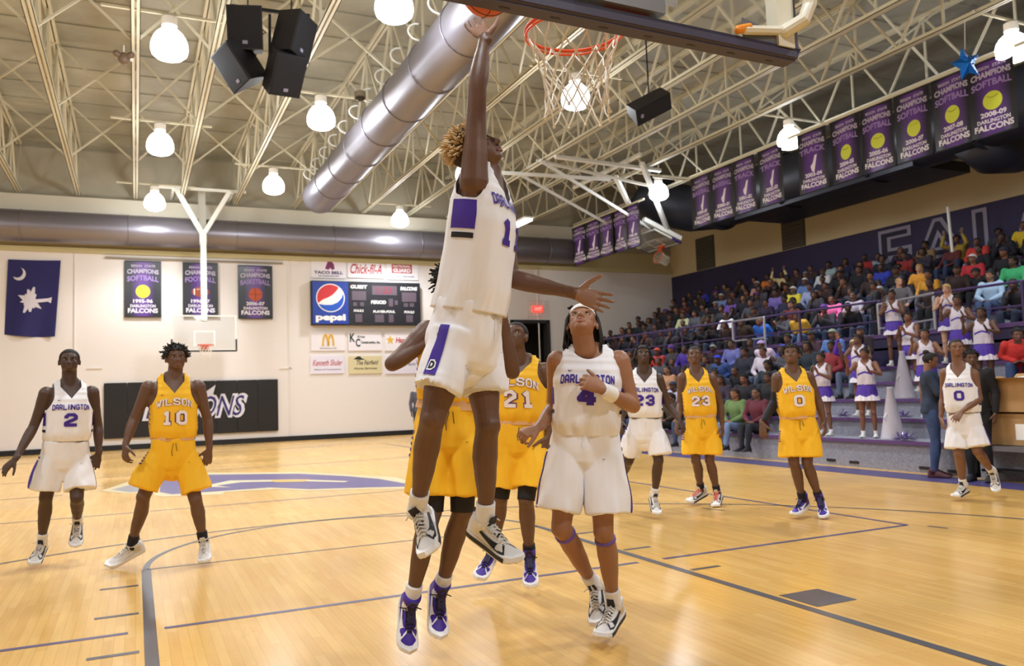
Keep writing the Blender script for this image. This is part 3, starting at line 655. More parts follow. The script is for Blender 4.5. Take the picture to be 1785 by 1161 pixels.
o = MB().bar((a.x, YW-.06, 5.86), (b_.x, YW-.06, 5.86), .05).build('banner_rail', mat('rail_grey', '8e8574', .5)); o['label'] = 'long thin grey rail above the three far wall banners'; o['category'] = 'rail'
BX = 14.0
bl_ = [((1695, 1779), 'SOFTBALL', 'softball', '2008-09', 'nearest, at the right edge of the picture'), ((1628, 1702), 'SOFTBALL', 'softball', '2007-08', 'second from the right edge'), ((1562, 1628), 'SOFTBALL', 'softball', '2006-07', 'third from the right edge'),
       ((1502, 1560), 'SOFTBALL', 'softball', '2005-06', 'fourth from the right edge'), ((1447, 1502), 'SOFTBALL', 'softball', '2004-05', 'washed out by lamp glare'), ((1390, 1441), 'TRACK', 'shoe', '2003-04', 'right beside the lamp in the banner row'),
       ((1319, 1364), 'TRACK', 'shoe', '2002-03', 'just left of the lamp in the banner row'), ((1275, 1314), 'TRACK', 'shoe', '2001-02', 'third from the left end of the long row'), ((1237, 1274), 'BASEBALL', 'shoe', '2000-01', 'second from the left end of the long row'), ((1200, 1237), 'BASEBALL', 'shoe', '1999-00', 'at the left end of the long row, glaring white')]
for (xa, xb), sp, ba, yr, lb in bl_:
    pa = onX(xa, 250, BX); pb = onX(xb, 250, BX); w_ = abs(pa.y-pb.y)*.97
    banner(w_, 1.36, sp, ba, yr, (BX, (pa.y+pb.y)/2, 7.04), -math.pi/2, 'hanging championship banner ' + lb, 'championship banners over the bleachers', .035)
o = MB().bar((BX, 8.0, 7.1), (BX, 18.4, 7.1), .06).bar((BX-1.1, 18.4, 7.12), (BX, 18.4, 7.12), .05).build('banner_rail', M_CREAM); o['label'] = 'cream rail the long row of banners hangs from'; o['category'] = 'rail'
for y in (9, 11.2, 13.3, 15.5, 17.7): pass
for i, (xa, xb) in enumerate(((996, 1022), (1020, 1047), (1044, 1070), (1067, 1094), (1091, 1116))):
    pa = onX(xa, 400, BX); pb = onX(xb, 400, BX)
    banner(abs(pa.y-pb.y)*.95, 1.3, 'TRACK', 'shoe', '199%d-9%d' % (4+i, 5+i), (BX, (pa.y+pb.y)/2, 7.0), -math.pi/2, 'dim purple banner, %s in the far group left of the folded basket' % ('first', 'second', 'third', 'fourth', 'last')[i], 'dim far banners over the bleachers', .03)
o = MB().bar((BX, 20.5, 7.06), (BX, 24.9, 7.06), .05).build('banner_rail', M_CREAM); o['label'] = 'cream rail above the far dim banners'; o['category'] = 'rail'
# state flag
def FL(u, v, o=0):
    TL, TR, BR, BL_ = [onY(*p, YW-.05) for p in ((14, 452), (106, 454), (96, 587), (7, 583))]
    p = TL*(1-u)*(1-v)+TR*u*(1-v)+BR*u*v+BL_*(1-u)*v
    return p+V(0, .05*math.sin(u*9+v*2)*v-.0-o, -.04*math.sin(u*math.pi)*(1 if v > .5 else .3))
t = thing('state_flag', 'navy flag with white crescent and palmetto tree hung sideways', 'flag', FL(0, 1))
m = MB(); n_ = 20; m.add([FL(i/n_, j/n_) for j in range(n_+1) for i in range(n_+1)], [(j*(n_+1)+i, j*(n_+1)+i+1, (j+1)*(n_+1)+i+1, (j+1)*(n_+1)+i) for j in range(n_) for i in range(n_)])
m.build('cloth', mat('flag_navy', '23205c', .8), t, smooth=True)
M_FW = mat('flag_white', 'd9d3df', .8)
cr_pts = [(.22+.13*math.cos(a), .19+.085*math.sin(a)) for a in np.linspace(-1.15, 2.3, 14)]+[(.18+.115*math.cos(a), .165+.075*math.sin(a)) for a in np.linspace(2.2, -1.0, 12)]
m = MB(); poly_fill(m, cr_pts, lambda u, v: FL(u, v, .015)); m.build('crescent', M_FW, t)
m = MB(); poly_fill(m, [(.5, .51), (.8, .50), (.88, .485), (.87, .56), (.8, .535), (.5, .56)], lambda u, v: FL(u, v, .012)); 
random.seed(3)
for k in range(13):
    a = 2*math.pi*k/13+.1; rr = .2+.06*math.sin(k*2.1)
    if abs(math.cos(a)-1) < .12: rr *= .5
    c, s_ = math.cos(a), math.sin(a)
    pts = [(.47, .53), (.47+rr*.55*c-.05*s_, .53+.62*(rr*.55*s_+.05*c)), (.47+rr*c-.02*s_, .53+.7*(rr*s_)), (.47+rr*1.02*c+.02*s_, .53+.72*rr*s_), (.47+rr*.5*c+.05*s_, .53+.62*(rr*.5*s_-.05*c))]
    poly_fill(m, pts, lambda u, v: FL(u, v, .013+.0006*k))
m.build('palmetto', M_FW, t); settle(t)
# wall pads with the team name
x0, x1, z0, z1 = wall_rect((181, 664), (485, 756)); z0, z1 = .36, 2.03
t = thing('wall_pad', 'long black padded wall mat with purple white-edged lettering under the far basket', 'wall pad', ((x0+x1)/2, YW, z0))
for i in range(8):
    a = x0+(x1-x0)*i/8; bm = bmesh.new(); bmesh.ops.create_cube(bm, size=1)
    bmesh.ops.scale(bm, vec=((x1-x0)/8-.006, .05, z1-z0), verts=bm.verts); bmesh.ops.bevel(bm, geom=bm.edges, offset=.012, segments=2, affect='EDGES')
    me = bpy.data.meshes.new('panel'); bm.to_mesh(me); bm.free(); me.materials.append(M_BLACKV); o = link('panel', me, t); o.location = (a+(x1-x0)/16, YW-.06, (z0+z1)/2)
def PW_(px, py, o=.09): p = onY(px, py, YW-o); return p
m = MB(); put_text(m, 'FALCONS', lambda x, z: V(x, YW-.095, z), 3.1, .78, (x0+x1)/2+.05, .84, .075, .35, arc=.0); m.build('lettering_edge', M_BT if False else mat('pad_white', 'd5d3dc', .6), t)
m = MB(); put_text(m, 'FALCONS', lambda x, z: V(x, YW-.10, z), 2.88, .64, (x0+x1)/2+.05, .91, .0, .35); m.build('lettering', mat('pad_purple', '2c2266', .6), t)
m = MB(); poly_fill(m, [(1.75, 1.5), (2.3, 1.9), (2.22, 1.6), (2.1, 1.45)], lambda x, z: V(x, YW-.094, z)); poly_fill(m, [(.35, .62), (.9, 1.2), (.75, .8), (.6, .66)], lambda x, z: V(x, YW-.094, z)); m.build('swoosh_trim', mat('pad_white', 'd5d3dc', .6), t)
settle(t)
# scoreboard
def rz(z0x, z0y, z1x, z1y): return wall_rect((480+z0x/3.317, 400+z0y/3.317), (480+z1x/3.317, 400+z1y/3.317))
SBX0, SBX1, SBZ0, SBZ1 = rz(205, 305, 825, 552)
t = thing('scoreboard', 'black scoreboard with a blue soft drink panel at its left end', 'scoreboard', ((SBX0+SBX1)/2, YW, SBZ0))
MB().box((SBX0-.03, YW-.22, SBZ0-.03), (SBX1+.03, YW, SBZ1+.03)).build('cabinet', mat('board_black', '1b1a22', .5), t)
PX1 = SBX0+(SBX1-SBX0)*.322
pp = MB().box((SBX0, YW-.24, SBZ0), (PX1, YW-.22, SBZ1)).build('drink_panel', mat('drink_blue', '1f3f9e', .4), t)
ccx, ccz, R_ = (SBX0+PX1)/2, SBZ0+(SBZ1-SBZ0)*.615, (SBZ1-SBZ0)*.325
def disc(mb, pts, o): poly_fill(mb, pts, lambda x, z: V(ccx+x*R_, YW-.242-o, ccz+z*R_))
m = MB(); disc(m, circ(0, 0, 1.04, n=40), .0); m.build('emblem_white', M_WHITE, pp)
def arcp(a0, a1, n=16, r=.97): return [(r*math.cos(a0+(a1-a0)*i/n), r*math.sin(a0+(a1-a0)*i/n)) for i in range(n+1)]
m = MB(); disc(m, arcp(.9, 3.55)+[(-.55, -.12), (-.2, .02), (.15, .22), (.42, .5)], .004); m.build('emblem_red', mat('drink_red', 'cf2f35', .4), pp)
m = MB(); disc(m, arcp(-2.65, .35)+[(.8, .0), (.5, -.32), (.1, -.5), (-.4, -.52)], .004); m.build('emblem_blue', mat('drink_blue2', '1c55c0', .4), pp)
m = MB(); put_text(m, 'pepsi', lambda x, z: V(x, YW-.244, z), (PX1-SBX0)*.84, (SBZ1-SBZ0)*.2, ccx, SBZ0+(SBZ1-SBZ0)*.035, .05); m.build('lettering', M_WHITE, pp)
M_LCD = mat('led_window', '5c4f5a', .5)
lw = MB()
for q in ((432, 360, 515, 415), (440, 425, 462, 448), (480, 425, 503, 448), (452, 492, 493, 540), (548, 330, 692, 386), (645, 405, 670, 450), (679, 415, 697, 441), (565, 495, 618, 541), (645, 495, 673, 541), (720, 368, 803, 424), (731, 430, 756, 452), (766, 430, 790, 452), (745, 498, 784, 541)):
    a, b_, c, d_ = rz(*q); o = MB().box((a, YW-.235, c), (b_, YW-.22, d_)).build('digit_window', M_LCD, t)
for s_, q in (('GUEST', (425, 325, 522, 348)), ('FALCONS', (712, 336, 808, 359)), ('PERIOD', (543, 414, 630, 436)), ('FOULS', (444, 466, 501, 481)), ('PLAYER-FOUL', (556, 471, 682, 487)), ('FOULS', (734, 474, 792, 489))):
    a, b_, c, d_ = rz(*q); m = MB(); put_text(m, s_, lambda x, z: V(x, YW-.226, z), b_-a, d_-c, (a+b_)/2, c, .04, .1); m.build('lettering', M_WHITE, t)
a, b_, c, d_ = rz(575, 335, 665, 382); m = MB(); put_text(m, '1:23', lambda x, z: V(x, YW-.237, z), b_-a, (d_-c)*.8, (a+b_)/2, c+.04, .02); m.build('clock_digits', mat('digit_red', '8a2a38', .5, emit=.12), t)
settle(t)
def ad(q, bg, lab, items, cat='sign'):
    a, b_, c, d_ = rz(*q); t = thing('sponsor_sign', lab, cat, ((a+b_)/2, YW, c), group='sponsor signs on the far wall')
    MB().box((a, YW-.04, c), (b_, YW, d_)).build('panel', mat(*bg), t)
    for i, it in enumerate(items):
        m = MB(); it[0](m, lambda x, z: V(a+(b_-a)*x, YW-.043-i*.001, c+(d_-c)*z)); m.build(it[1], mat(*it[2]), t)
    settle(t)
def tx(s, x, z, w_, h_, bold=.02, sh=0): return lambda m, F: put_text(m, s, F, w_, h_, x, z, bold, sh)
WH = ('ad_white', 'ece6ea', .5)
ad((205, 172, 405, 285), WH, 'white sponsor sign with purple bell emblem, top left above the scoreboard', [(lambda m, F: poly_fill(m, [(.3, .42), (.3, .98), (.75, .98), (.75, .42)], F), 'emblem_ground', ('ad_pink', 'f2e3ef', .5)), (lambda m, F: poly_fill(m, [(.4, .5), (.42, .62), (.48, .9), (.58, .95), (.66, .75), (.68, .5), (.6, .45), (.55, .55), (.5, .45)], F), 'bell_emblem', ('ad_plum', '7a2a5c', .5)), (tx('TACO BELL', .5, .22, .84, .16, .04), 'lettering', ('ad_purple', '3f2a6b', .5)), (tx('OF DARLINGTON', .5, .08, .6, .07), 'small_lettering', ('ad_purple', '3f2a6b', .5))])
ad((415, 172, 628, 285), WH, 'white sponsor sign with red script, top middle above the scoreboard', [(tx('Chick-fil-A', .5, .22, .86, .55, .02, .35), 'lettering', ('ad_red', 'b8323a', .5))])
ad((640, 172, 825, 295), WH, 'white sponsor sign with a red block, top right above the scoreboard', [(lambda m, F: poly_fill(m, [(.16, .32), (.16, .78), (.8, .78), (.8, .32)], F), 'red_block', ('ad_red2', 'b54a44', .5)), (tx('NATIONAL', .48, .6, .56, .13, .03), 'lettering', WH), (tx('GUARD', .48, .36, .56, .2, .05), 'lettering', WH), (tx('SOUTH CAROLINA', .5, .12, .74, .09), 'small_lettering', ('ad_grey', '6d6a75', .5))])
def arches(m, F):
    for cx in (.42, .58): m.tube([F(cx+.075*math.cos(a), .28+.55*math.sin(a)) for a in np.linspace(0, math.pi, 15)], .03, 6)
ad((205, 590, 403, 700), WH, 'white sponsor sign with yellow double arches below the scoreboard', [(arches, 'arches', ('ad_gold', 'e0b23a', .5)), (tx('Darlington SC', .5, .06, .5, .1), 'small_lettering', ('ad_grey', '6d6a75', .5))])
ad((420, 590, 615, 700), WH, 'white sponsor sign with green letters K and C below the scoreboard', [(tx('K', .12, .45, .16, .45, .03), 'initial', ('ad_dgreen', '1f3b3a', .5)), (tx('C', .28, .2, .14, .42, .03), 'initial', ('ad_dgreen', '1f3b3a', .5)), (tx('Kirven', .38, .66, .22, .13), 'lettering', ('ad_dgreen', '1f3b3a', .5)), (tx('Construction, Inc.', .66, .34, .58, .16, .04), 'lettering', ('ad_dgreen', '1f3b3a', .5))])
def star(m, F): poly_fill(m, [(.16+(.13 if i % 2 == 0 else .055)*math.cos(math.pi/2+i*math.pi/5), .55+(.26 if i % 2 == 0 else .11)*math.sin(math.pi/2+i*math.pi/5)) for i in range(10)], F)
ad((630, 590, 825, 700), WH, 'white sponsor sign with a yellow star, half hidden by the elbow', [(star, 'star', ('ad_gold', 'e0b23a', .5)), (tx("Hardee's", .62, .4, .6, .3, .03, .2), 'lettering', ('ad_red', 'b8323a', .5))])
ad((203, 733, 397, 832), ('ad_lilac', 'e4dfee', .5), 'pale lilac sponsor sign with red script at the bottom left', [(tx('Kenneth Shuler', .5, .45, .9, .34, .01, .4), 'lettering', ('ad_red', 'b8323a', .5)), (tx('School of Cosmetology', .5, .18, .8, .1), 'small_lettering', ('ad_grey', '6d6a75', .5))])
ad((423, 733, 615, 832), ('ad_tan', 'd9cda2', .5), 'tan sponsor sign with a black hat emblem at the bottom', [(lambda m, F: poly_fill(m, [(.14, .82), (.2, .9), (.26, .98), (.34, .98), (.38, .88), (.5, .8), (.35, .78)], F), 'hat_emblem', ('ad_black', '2a2626', .5)), (tx('The Fairfield', .56, .5, .66, .26, .01, .3), 'lettering', ('ad_black', '2a2626', .5)), (tx('Home Services', .5, .24, .7, .13, .01, .2), 'small_lettering', ('ad_black', '2a2626', .5))])
ad((633, 733, 825, 832), ('ad_lilac', 'e4dfee', .5), 'pale lilac sponsor sign behind the shooter, bottom right', [(tx('Community Bank', .5, .4, .86, .24, .01), 'lettering', ('ad_grey', '6d6a75', .5))])
# ================================================================ THINGS HUNG UNDER THE ROOF
def speaker(c, w_, h_, d_, face, up, lab, badge=True):
    """wedge cabinet; face: direction of the grille, up: cabinet's long axis"""
    f = Vector(face).normalized(); u = Vector(up); u = (u-f*u.dot(f)).normalized(); s_ = u.cross(f)
    t = thing('loudspeaker', lab, 'speaker', c, group='black loudspeakers under the roof'); c = Vector(c)
    def Q(a, b_, e): return c+s_*a+u*b_+f*e
    m = MB(); k = .55
    m.add([Q(-w_/2, -h_/2, d_/2), Q(w_/2, -h_/2, d_/2), Q(w_/2, h_/2, d_/2), Q(-w_/2, h_/2, d_/2), Q(-w_/2*k, -h_/2, -d_/2), Q(w_/2*k, -h_/2, -d_/2), Q(w_/2*k, h_/2, -d_/2), Q(-w_/2*k, h_/2, -d_/2)],
          [(0, 1, 2, 3), (4, 7, 6, 5), (0, 4, 5, 1), (1, 5, 6, 2), (2, 6, 7, 3), (3, 7, 4, 0)]); m.build('cabinet', mat('speaker_black', '1c1b22', .55, bump=(80, .2, .002)), t)
    g = MB(); e = d_/2+.006; g.add([Q(-w_*.46, -h_*.47, e), Q(w_*.46, -h_*.47, e), Q(w_*.46, h_*.47, e), Q(-w_*.46, h_*.47, e)], [(0, 1, 2, 3)])
    gr = g.build('grille', mat('grille_cloth', '131319', .8, bump=(400, .6, .002)), t)
    g = MB(); e += .004; g.add([Q(-.04, -h_*.38, e), Q(.04, -h_*.38, e), Q(.04, -h_*.30, e), Q(-.04, -h_*.30, e)], [(0, 1, 2, 3)]); g.build('badge', mat('badge_grey', '8d8aa0', .5), gr)
    g = MB(); g.tube([Q(w_*.3, .05, -d_*.3), Q(w_*.42, 0, -d_*.4), Q(w_*.3, -.05, -d_*.3)], .01, 6); g.build('handle', M_BLACK, t)
    settle(t); return t
D_ = 13.0
sp = [((433, 52), (-.35, -.9, -.25), (0, -.1, 1), 'upper left black speaker of the hanging cluster'), ((509, 62), (.75, -.65, -.25), (.1, 0, 1), 'upper right black speaker of the hanging cluster'),
      ((420, 112), (-.8, -.4, -.55), (.3, .3, 1), 'lower left black speaker of the cluster, tilted out'), ((491, 124), (.35, -.75, -.6), (0, -.3, 1), 'lower right black speaker of the cluster, tilted down')]
for p, f, u, lb in sp: speaker(U(*p, D_), .55, .66, .46, f, u, lb)
o = MB().bar(U(400, 10, 13.2), U(540, 28, 13.2), .05).bar(U(432, 20, 13.1), U(432, -30, 13.3), .02).bar(U(508, 25, 13.1), U(508, -30, 13.3), .02).bar(U(470, 25, 13.3), U(470, 130, 13.3), .04).build('speaker_rig', M_BLACK); o['label'] = 'dark steel bar rig holding the four clustered speakers'; o['category'] = 'rig'
speaker(U(1131, 183, 14.5), .36, .70, .34, -fwd*.5+rgt*.35-V(0, 0, .6), rgt*.85+V(0, 0, .5)+fwd*.1, 'single black speaker hung right of the net')
o = MB().bar(U(1131, 170, 14.5), (U(1131, 183, 14.5).x, U(1131, 183, 14.5).y, 7.7), .02).build('speaker_cable', M_BLACK); o['label'] = 'thin cable holding the single speaker right of the net'; o['category'] = 'cable'
c = U(216, 102, 14.6); t = thing('horn', 'small brown horn bell clipped to the upright joist', 'horn', c)
m = MB(); m.ell(c, (.10, 0, 0), (0, .09, 0), (0, 0, .11), 14, 10); m.tube([c+V(-.03, 0, .03), c+V(-.12, -.05, .06)], [.04, .06], 10); m.tube([c+V(.03, 0, .03), c+V(.12, -.05, .06)], [.04, .06], 10); m.build('shell', mat('horn_brown', '6a5443', .5), t, smooth=True)
MB().bar(c+V(0, 0, .08), c+V(0, 0, .24), .02).box(c+V(.1, -.04, -.03), c+V(.15, .02, .03)).build('clip', M_WHITEM, t); settle(t)
# the second little lamp-side fitting on the duct side
c = U(628, 171, 14.2); t = thing('roof_vent_cap', 'small round dark fitting between the joists left of the raised arm', 'fitting', c)
MB().tube([c, c+V(0, .02, .1)], [.1, .1], 14, flat=True).build('cap', mat('fit_dark', '6b604b', .6), t); MB().tube([c+V(0, -.01, -.03), c], [.05, .08], 12, flat=True).build('core', M_BLACK, t); settle(t)
# foil balloon
c = U(1684, 112, 13.6); t = thing('foil_balloon', 'crumpled blue foil star balloon caught by the banner rail', 'balloon', c)
bm = bmesh.new(); pts = [((.26 if i % 2 == 0 else .13)*math.cos(math.pi/2+.25+i*math.pi/5), (.3 if i % 2 == 0 else .15)*math.sin(math.pi/2+.25+i*math.pi/5)) for i in range(10)]
m = MB(); vs = [c+rgt*x+V(0, 0, z) for x, z in pts]+[c-fwd*.1, c+fwd*.1]; m.add(vs, [(i, (i+1) % 10, 10) for i in range(10)]+[((i+1) % 10, i, 11) for i in range(10)]); bm.free()
m.build('foil', mat('blue_foil', '1273d8', .25, .6, bump=(25, .8, .03)), t); MB().bar(c+V(0, 0, .25), c+V(.05, 0, .75), .008).build('ribbon', M_WHITE, t); settle(t)
# ================================================================ BLEACHERS
M_TREAD = mat('bleacher_speckle', '8e8f9e', .6, noise_col=(60, .25)); M_RISER = mat('bleacher_riser', '8a8b99', .55, noise_col=(45, .28)); M_EDGE = mat('bleacher_edge', '5a3a72', .45)
YS0, YS1 = 3.0, 22.5
t = thing('lower_bleacher', 'grey speckled lower bleacher steps with purple nosings', 'bleacher', (10.3, 22.5, 0)); t['kind'] = 'structure'; del t['category']
def rowbox(t, x0, x1, z0, z1, ya, yb, e=True):
    MB().box((x0, ya, z0), (x0+.03, yb, z1-.03)).build('riser', M_RISER, t)
    MB().box((x0-.03, ya, z1-.035), (x1+.03, yb, z1)).build('tread', M_TREAD, t)
    MB().box((x0-.05, ya, z1-.045), (x0+.0, yb, z1+.006)).build('nosing', M_EDGE, t)
LR = []
for i in range(5):
    xa = 10.3+.72*i; z1 = .44+.29*i; rowbox(t, xa, xa+.72, 0 if i == 0 else z1-.29, z1, YS0, YS1); LR.append((xa, z1))
for (px, py) in ((1447, 802), (1487, 806), (1610, 816), (1660, 822), (1400, 793)):
    p = onX(px, py, 10.27); MB().box((10.285, p.y-.09, p.z-.02), (10.3, p.y+.09, p.z+.02)).build('hand_slot', M_BLACK, t)
MB().box((10.33, YS0, 0), (13.9, YS0+.05, .4)).box((10.33, YS1-.05, 0), (13.9, YS1, .4)).build('end_panel', M_RISER, t)
settle(t)
t = thing('upper_stand', 'dim upper seating stand behind the purple rail', 'bleacher', (13.9, 25.8, 0)); t['kind'] = 'structure'; del t['category']
MB().box((13.9, YS0, 0), (14.0, 25.8, 2.22)).build('fascia', mat('fascia_purple', '2f2548', .6), t)
MB().box((13.86, YS0, 2.2), (14.02, 25.8, 2.28)).build('nosing', M_EDGE, t)
MB().box((13.9, YS0, 1.95), (14.75, 25.8, 2.0)).build('walkway', M_TREAD, t)
UR = []
for j in range(7):
    xa = 14.75+.74*j; z1 = 2.32+.31*j; rowbox(t, xa, xa+.74, z1-.33, z1, YS0, 25.8); UR.append((xa, z1))
MB().box((13.9, 25.8, 0), (XR-.05, 25.85, 2.3)).build('end_panel', mat('fascia_purple', '2f2548', .6), t); settle(t)
# rails
M_RP = mat('rail_purple', '4a3566', .4, .2)
def rail(name, lab, pts, posts, low, m_, parent_cat='railing'):
    t = thing(name, lab, parent_cat, posts[0])
    MB().tube(pts, .025, 8).build('top_rail', m_, t); MB().tube([Vector(p)-V(0, 0, low) for p in pts], .02, 8).build('lower_rail', m_, t)
    for p in posts: MB().tube([p, Vector(p)+V(0, 0, pts[0][2]-posts[0][2])], .03, 8).build('post', m_, t)
    settle(t)
yg0, yg1 = onX(1535, 560, 13.95).y, onX(1633, 560, 13.95).y
rail('guard_rail', 'long purple guard rail in front of the upper stand, left of the gap', [(13.95, 25.6, 2.98), (13.95, yg0, 2.98)], [(13.95, y, 2.25) for y in np.linspace(yg0, 25.6, 7)], .42, M_RP)
rail('guard_rail', 'purple guard rail running to the right edge above the cheerleaders', [(13.95, yg1, 2.98), (13.95, 4.0, 2.98)], [(13.95, y, 2.25) for y in np.linspace(yg1, 4.0, 5)], .42, M_RP)
M_SILV = mat('rail_silver', 'b9bac6', .3, .7)
rail('stair_rail', 'short bright silver stair rail below the grey-shirted boy', [(13.9, yg0, 2.9), (13.9, yg1, 2.98)], [(13.9, yg0, 2.25), (13.9, yg1, 2.25)], .5, M_SILV)
ya, yb_ = onX(1275, 580, 13.7).y, onX(1330, 575, 13.7).y
rail('stair_rail', 'bright silver stair rail beside the purple posts at mid crowd', [(13.75, ya, 2.95), (13.75, yb_, 2.95)], [(13.75, ya, 1.6), (13.75, yb_, 1.6)], .5, M_SILV)
# long white pole by the top rows
p0 = onX(1652, 362, 18.5); p1 = onX(1660, 438, 18.2); o = MB().tube([p1, p0], .035, 8).build('white_pole', M_WHITEM); o['label'] = 'thin white pole standing among the top row spectators'; o['category'] = 'pole'
# megaphones
def mega(base, h_, r_, lab):
    t = thing('megaphone', lab, 'megaphone', base, group='white cheer megaphones'); b_ = Vector(base)
    n = 28; prof = [(r_, 0), (r_*1.03, .01), (r_*.97, .03), (.04, h_-.03), (.048, h_-.015), (.045, h_), (.03, h_), (.028, h_-.05)]
    vs = [b_+V(a*math.cos(2*math.pi*k/n), a*math.sin(2*math.pi*k/n), z) for a, z in prof for k in range(n)]
    MB().add(vs, [(i*n+k, i*n+(k+1) % n, (i+1)*n+(k+1) % n, (i+1)*n+k) for i in range(len(prof)-1) for k in range(n)]).build('cone', mat('mega_white', 'b9b4c0', .45), t, smooth=True)
    MB().tube([b_+V(-r_*.62, 0, h_*.33), b_+V(-r_*.95, 0, h_*.42), b_+V(-r_*.45, 0, h_*.52)], .009, 6).build('handle', M_WHITEM, t); settle(t)
p = onX(1557, 766, 10.6); mega((10.6, p.y, .44), .80, .18, 'front white megaphone cone on the lowest bleacher step')
p = onX(1567, 702, 11.9); mega((12.05, p.y, 1.02), .82, .18, 'rear white megaphone cone standing two steps higher')
# pom-poms
def pom(c, lab):
    t = thing('pom_pom', lab, 'pom-pom', c, group='metallic purple pom-poms on the steps'); c = Vector(c); rs = random.Random(len(lab))
    for col, nm, n in (('5b3fa6', 'purple_strands', 70), ('d8d5e6', 'silver_strands', 45)):
        m = MB()
        for i in range(n):
            d = V(rs.gauss(0, 1), rs.gauss(0, 1), abs(rs.gauss(0, .7))).normalized(); L = rs.uniform(.09, .16)
            m.bar(c+V(0, 0, .03), c+V(0, 0, .03)+d*L+V(0, 0, -.02), .007, .002)
        m.build(nm, mat('pom_'+nm, col, .25, .5), t)['kind'] = 'stuff'
    settle(t)
for (px, py, x, z, lb) in ((1470, 731, 11.1, .73, 'sparkling purple pom-pom on the step left of the front cheerleader'), (1577, 737, 11.1, .73, 'sparkling purple pom-pom right of the front cone'), (1570, 768, 10.4, .44, 'purple pom-pom at the foot of the front cone'), (1583, 767, 10.4, .44, 'purple pom-pom furthest right on the lowest step')):
    p = onX(px, py, x); pom((x, p.y, z), lb)
# cardboard boxes and the cart they stand on
M_CB = mat('cardboard', 'b08a5c', .8, noise_col=(5, .08)); M_CB2 = mat('cardboard_inner', '8f6c45', .85)
def carton(x0, x1, y0, y1, z0, z1, lab, open_=False, label_=True):
    t = thing('cardboard_box', lab, 'box', ((x0+x1)/2, (y0+y1)/2, z0)); h = .008
    MB().box((x0, y0, z0), (x0+h, y1, z1)).box((x1-h, y0, z0), (x1, y1, z1)).box((x0, y0, z0), (x1, y0+h, z1)).box((x0, y1-h, z0), (x1, y1, z1)).box((x0, y0, z0), (x1, y1, z0+h)).build('walls', M_CB, t)
    if open_:
        MB().add([(x0, y0, z1), (x0, y1, z1), (x0-.12, y1, z1+.03), (x0-.12, y0, z1+.03)], [(0, 1, 2, 3)]).build('flap', M_CB, t); MB().add([(x0, y1, z1), (x1, y1, z1), (x1, y1+.15, z1+.05), (x0, y1+.15, z1+.05)], [(0, 1, 2, 3)]).build('flap', M_CB, t)
        MB().add([(x1, y0, z1), (x1, y1, z1), (x1+.1, y1, z1+.08), (x1+.1, y0, z1+.08)], [(3, 2, 1, 0)]).build('flap', M_CB, t)
        MB().ell(((x0+x1)/2, (y0+y1)/2, z1), (.2, 0, 0), (0, .25, 0), (0, 0, .05)).build('packing', M_WHITE, t, smooth=True)
    else: MB().box((x0, y0, z1-.01), (x1, y1, z1)).build('lid', M_CB, t)
    if label_:
        MB().box((x0-.003, y1-.55, z0+.08), (x0, y1-.40, z0+.28)).build('shipping_label', M_WHITE, t)
        MB().box((x0-.003, y1-.68, z1-.12), (x0, y1-.63, z1-.06)).build('small_label', M_WHITE, t)
    settle(t)
pb = onX(1722, 792, 10.15).y
carton(10.15, 10.75, pb-.95, pb, .46, .88, 'lower brown cardboard box with white shipping label'); carton(10.12, 10.78, pb-1.0, pb+.02, .885, 1.3, 'upper open cardboard box stacked on the labelled one', True, False)
t = thing('equipment_cart', 'low dark metal cart under the two cardboard boxes', 'cart', (10.1, pb-.6, 0))
MB().box((9.98, pb-1.7, .40), (10.85, pb+.12, .46)).build('deck', mat('cart_grey', '6d6c74', .5, .4), t)
for y in (pb-1.65, pb+.06):
    for x in (10.02, 10.78): MB().box((x, y, 0.04), (x+.05, y+.05, .42)).build('leg', M_BLACK, t)
MB().box((10.06, pb-1.6, .12), (10.8, pb+.04, .15)).build('shelf', M_BLACK, t); settle(t)
# ================================================================ PEOPLE
def lerp(a, b, t): return a+(b-a)*t
def interp(tab, t, k=1):
    if t <= tab[0][0]: return tab[0][k]
    for a, b_ in zip(tab, tab[1:]):
        if t <= b_[0]:
            u = (t-a[0])/(b_[0]-a[0]); u = u*u*(3-2*u); return a[k]+(b_[k]-a[k])*u
    return tab[-1][k]
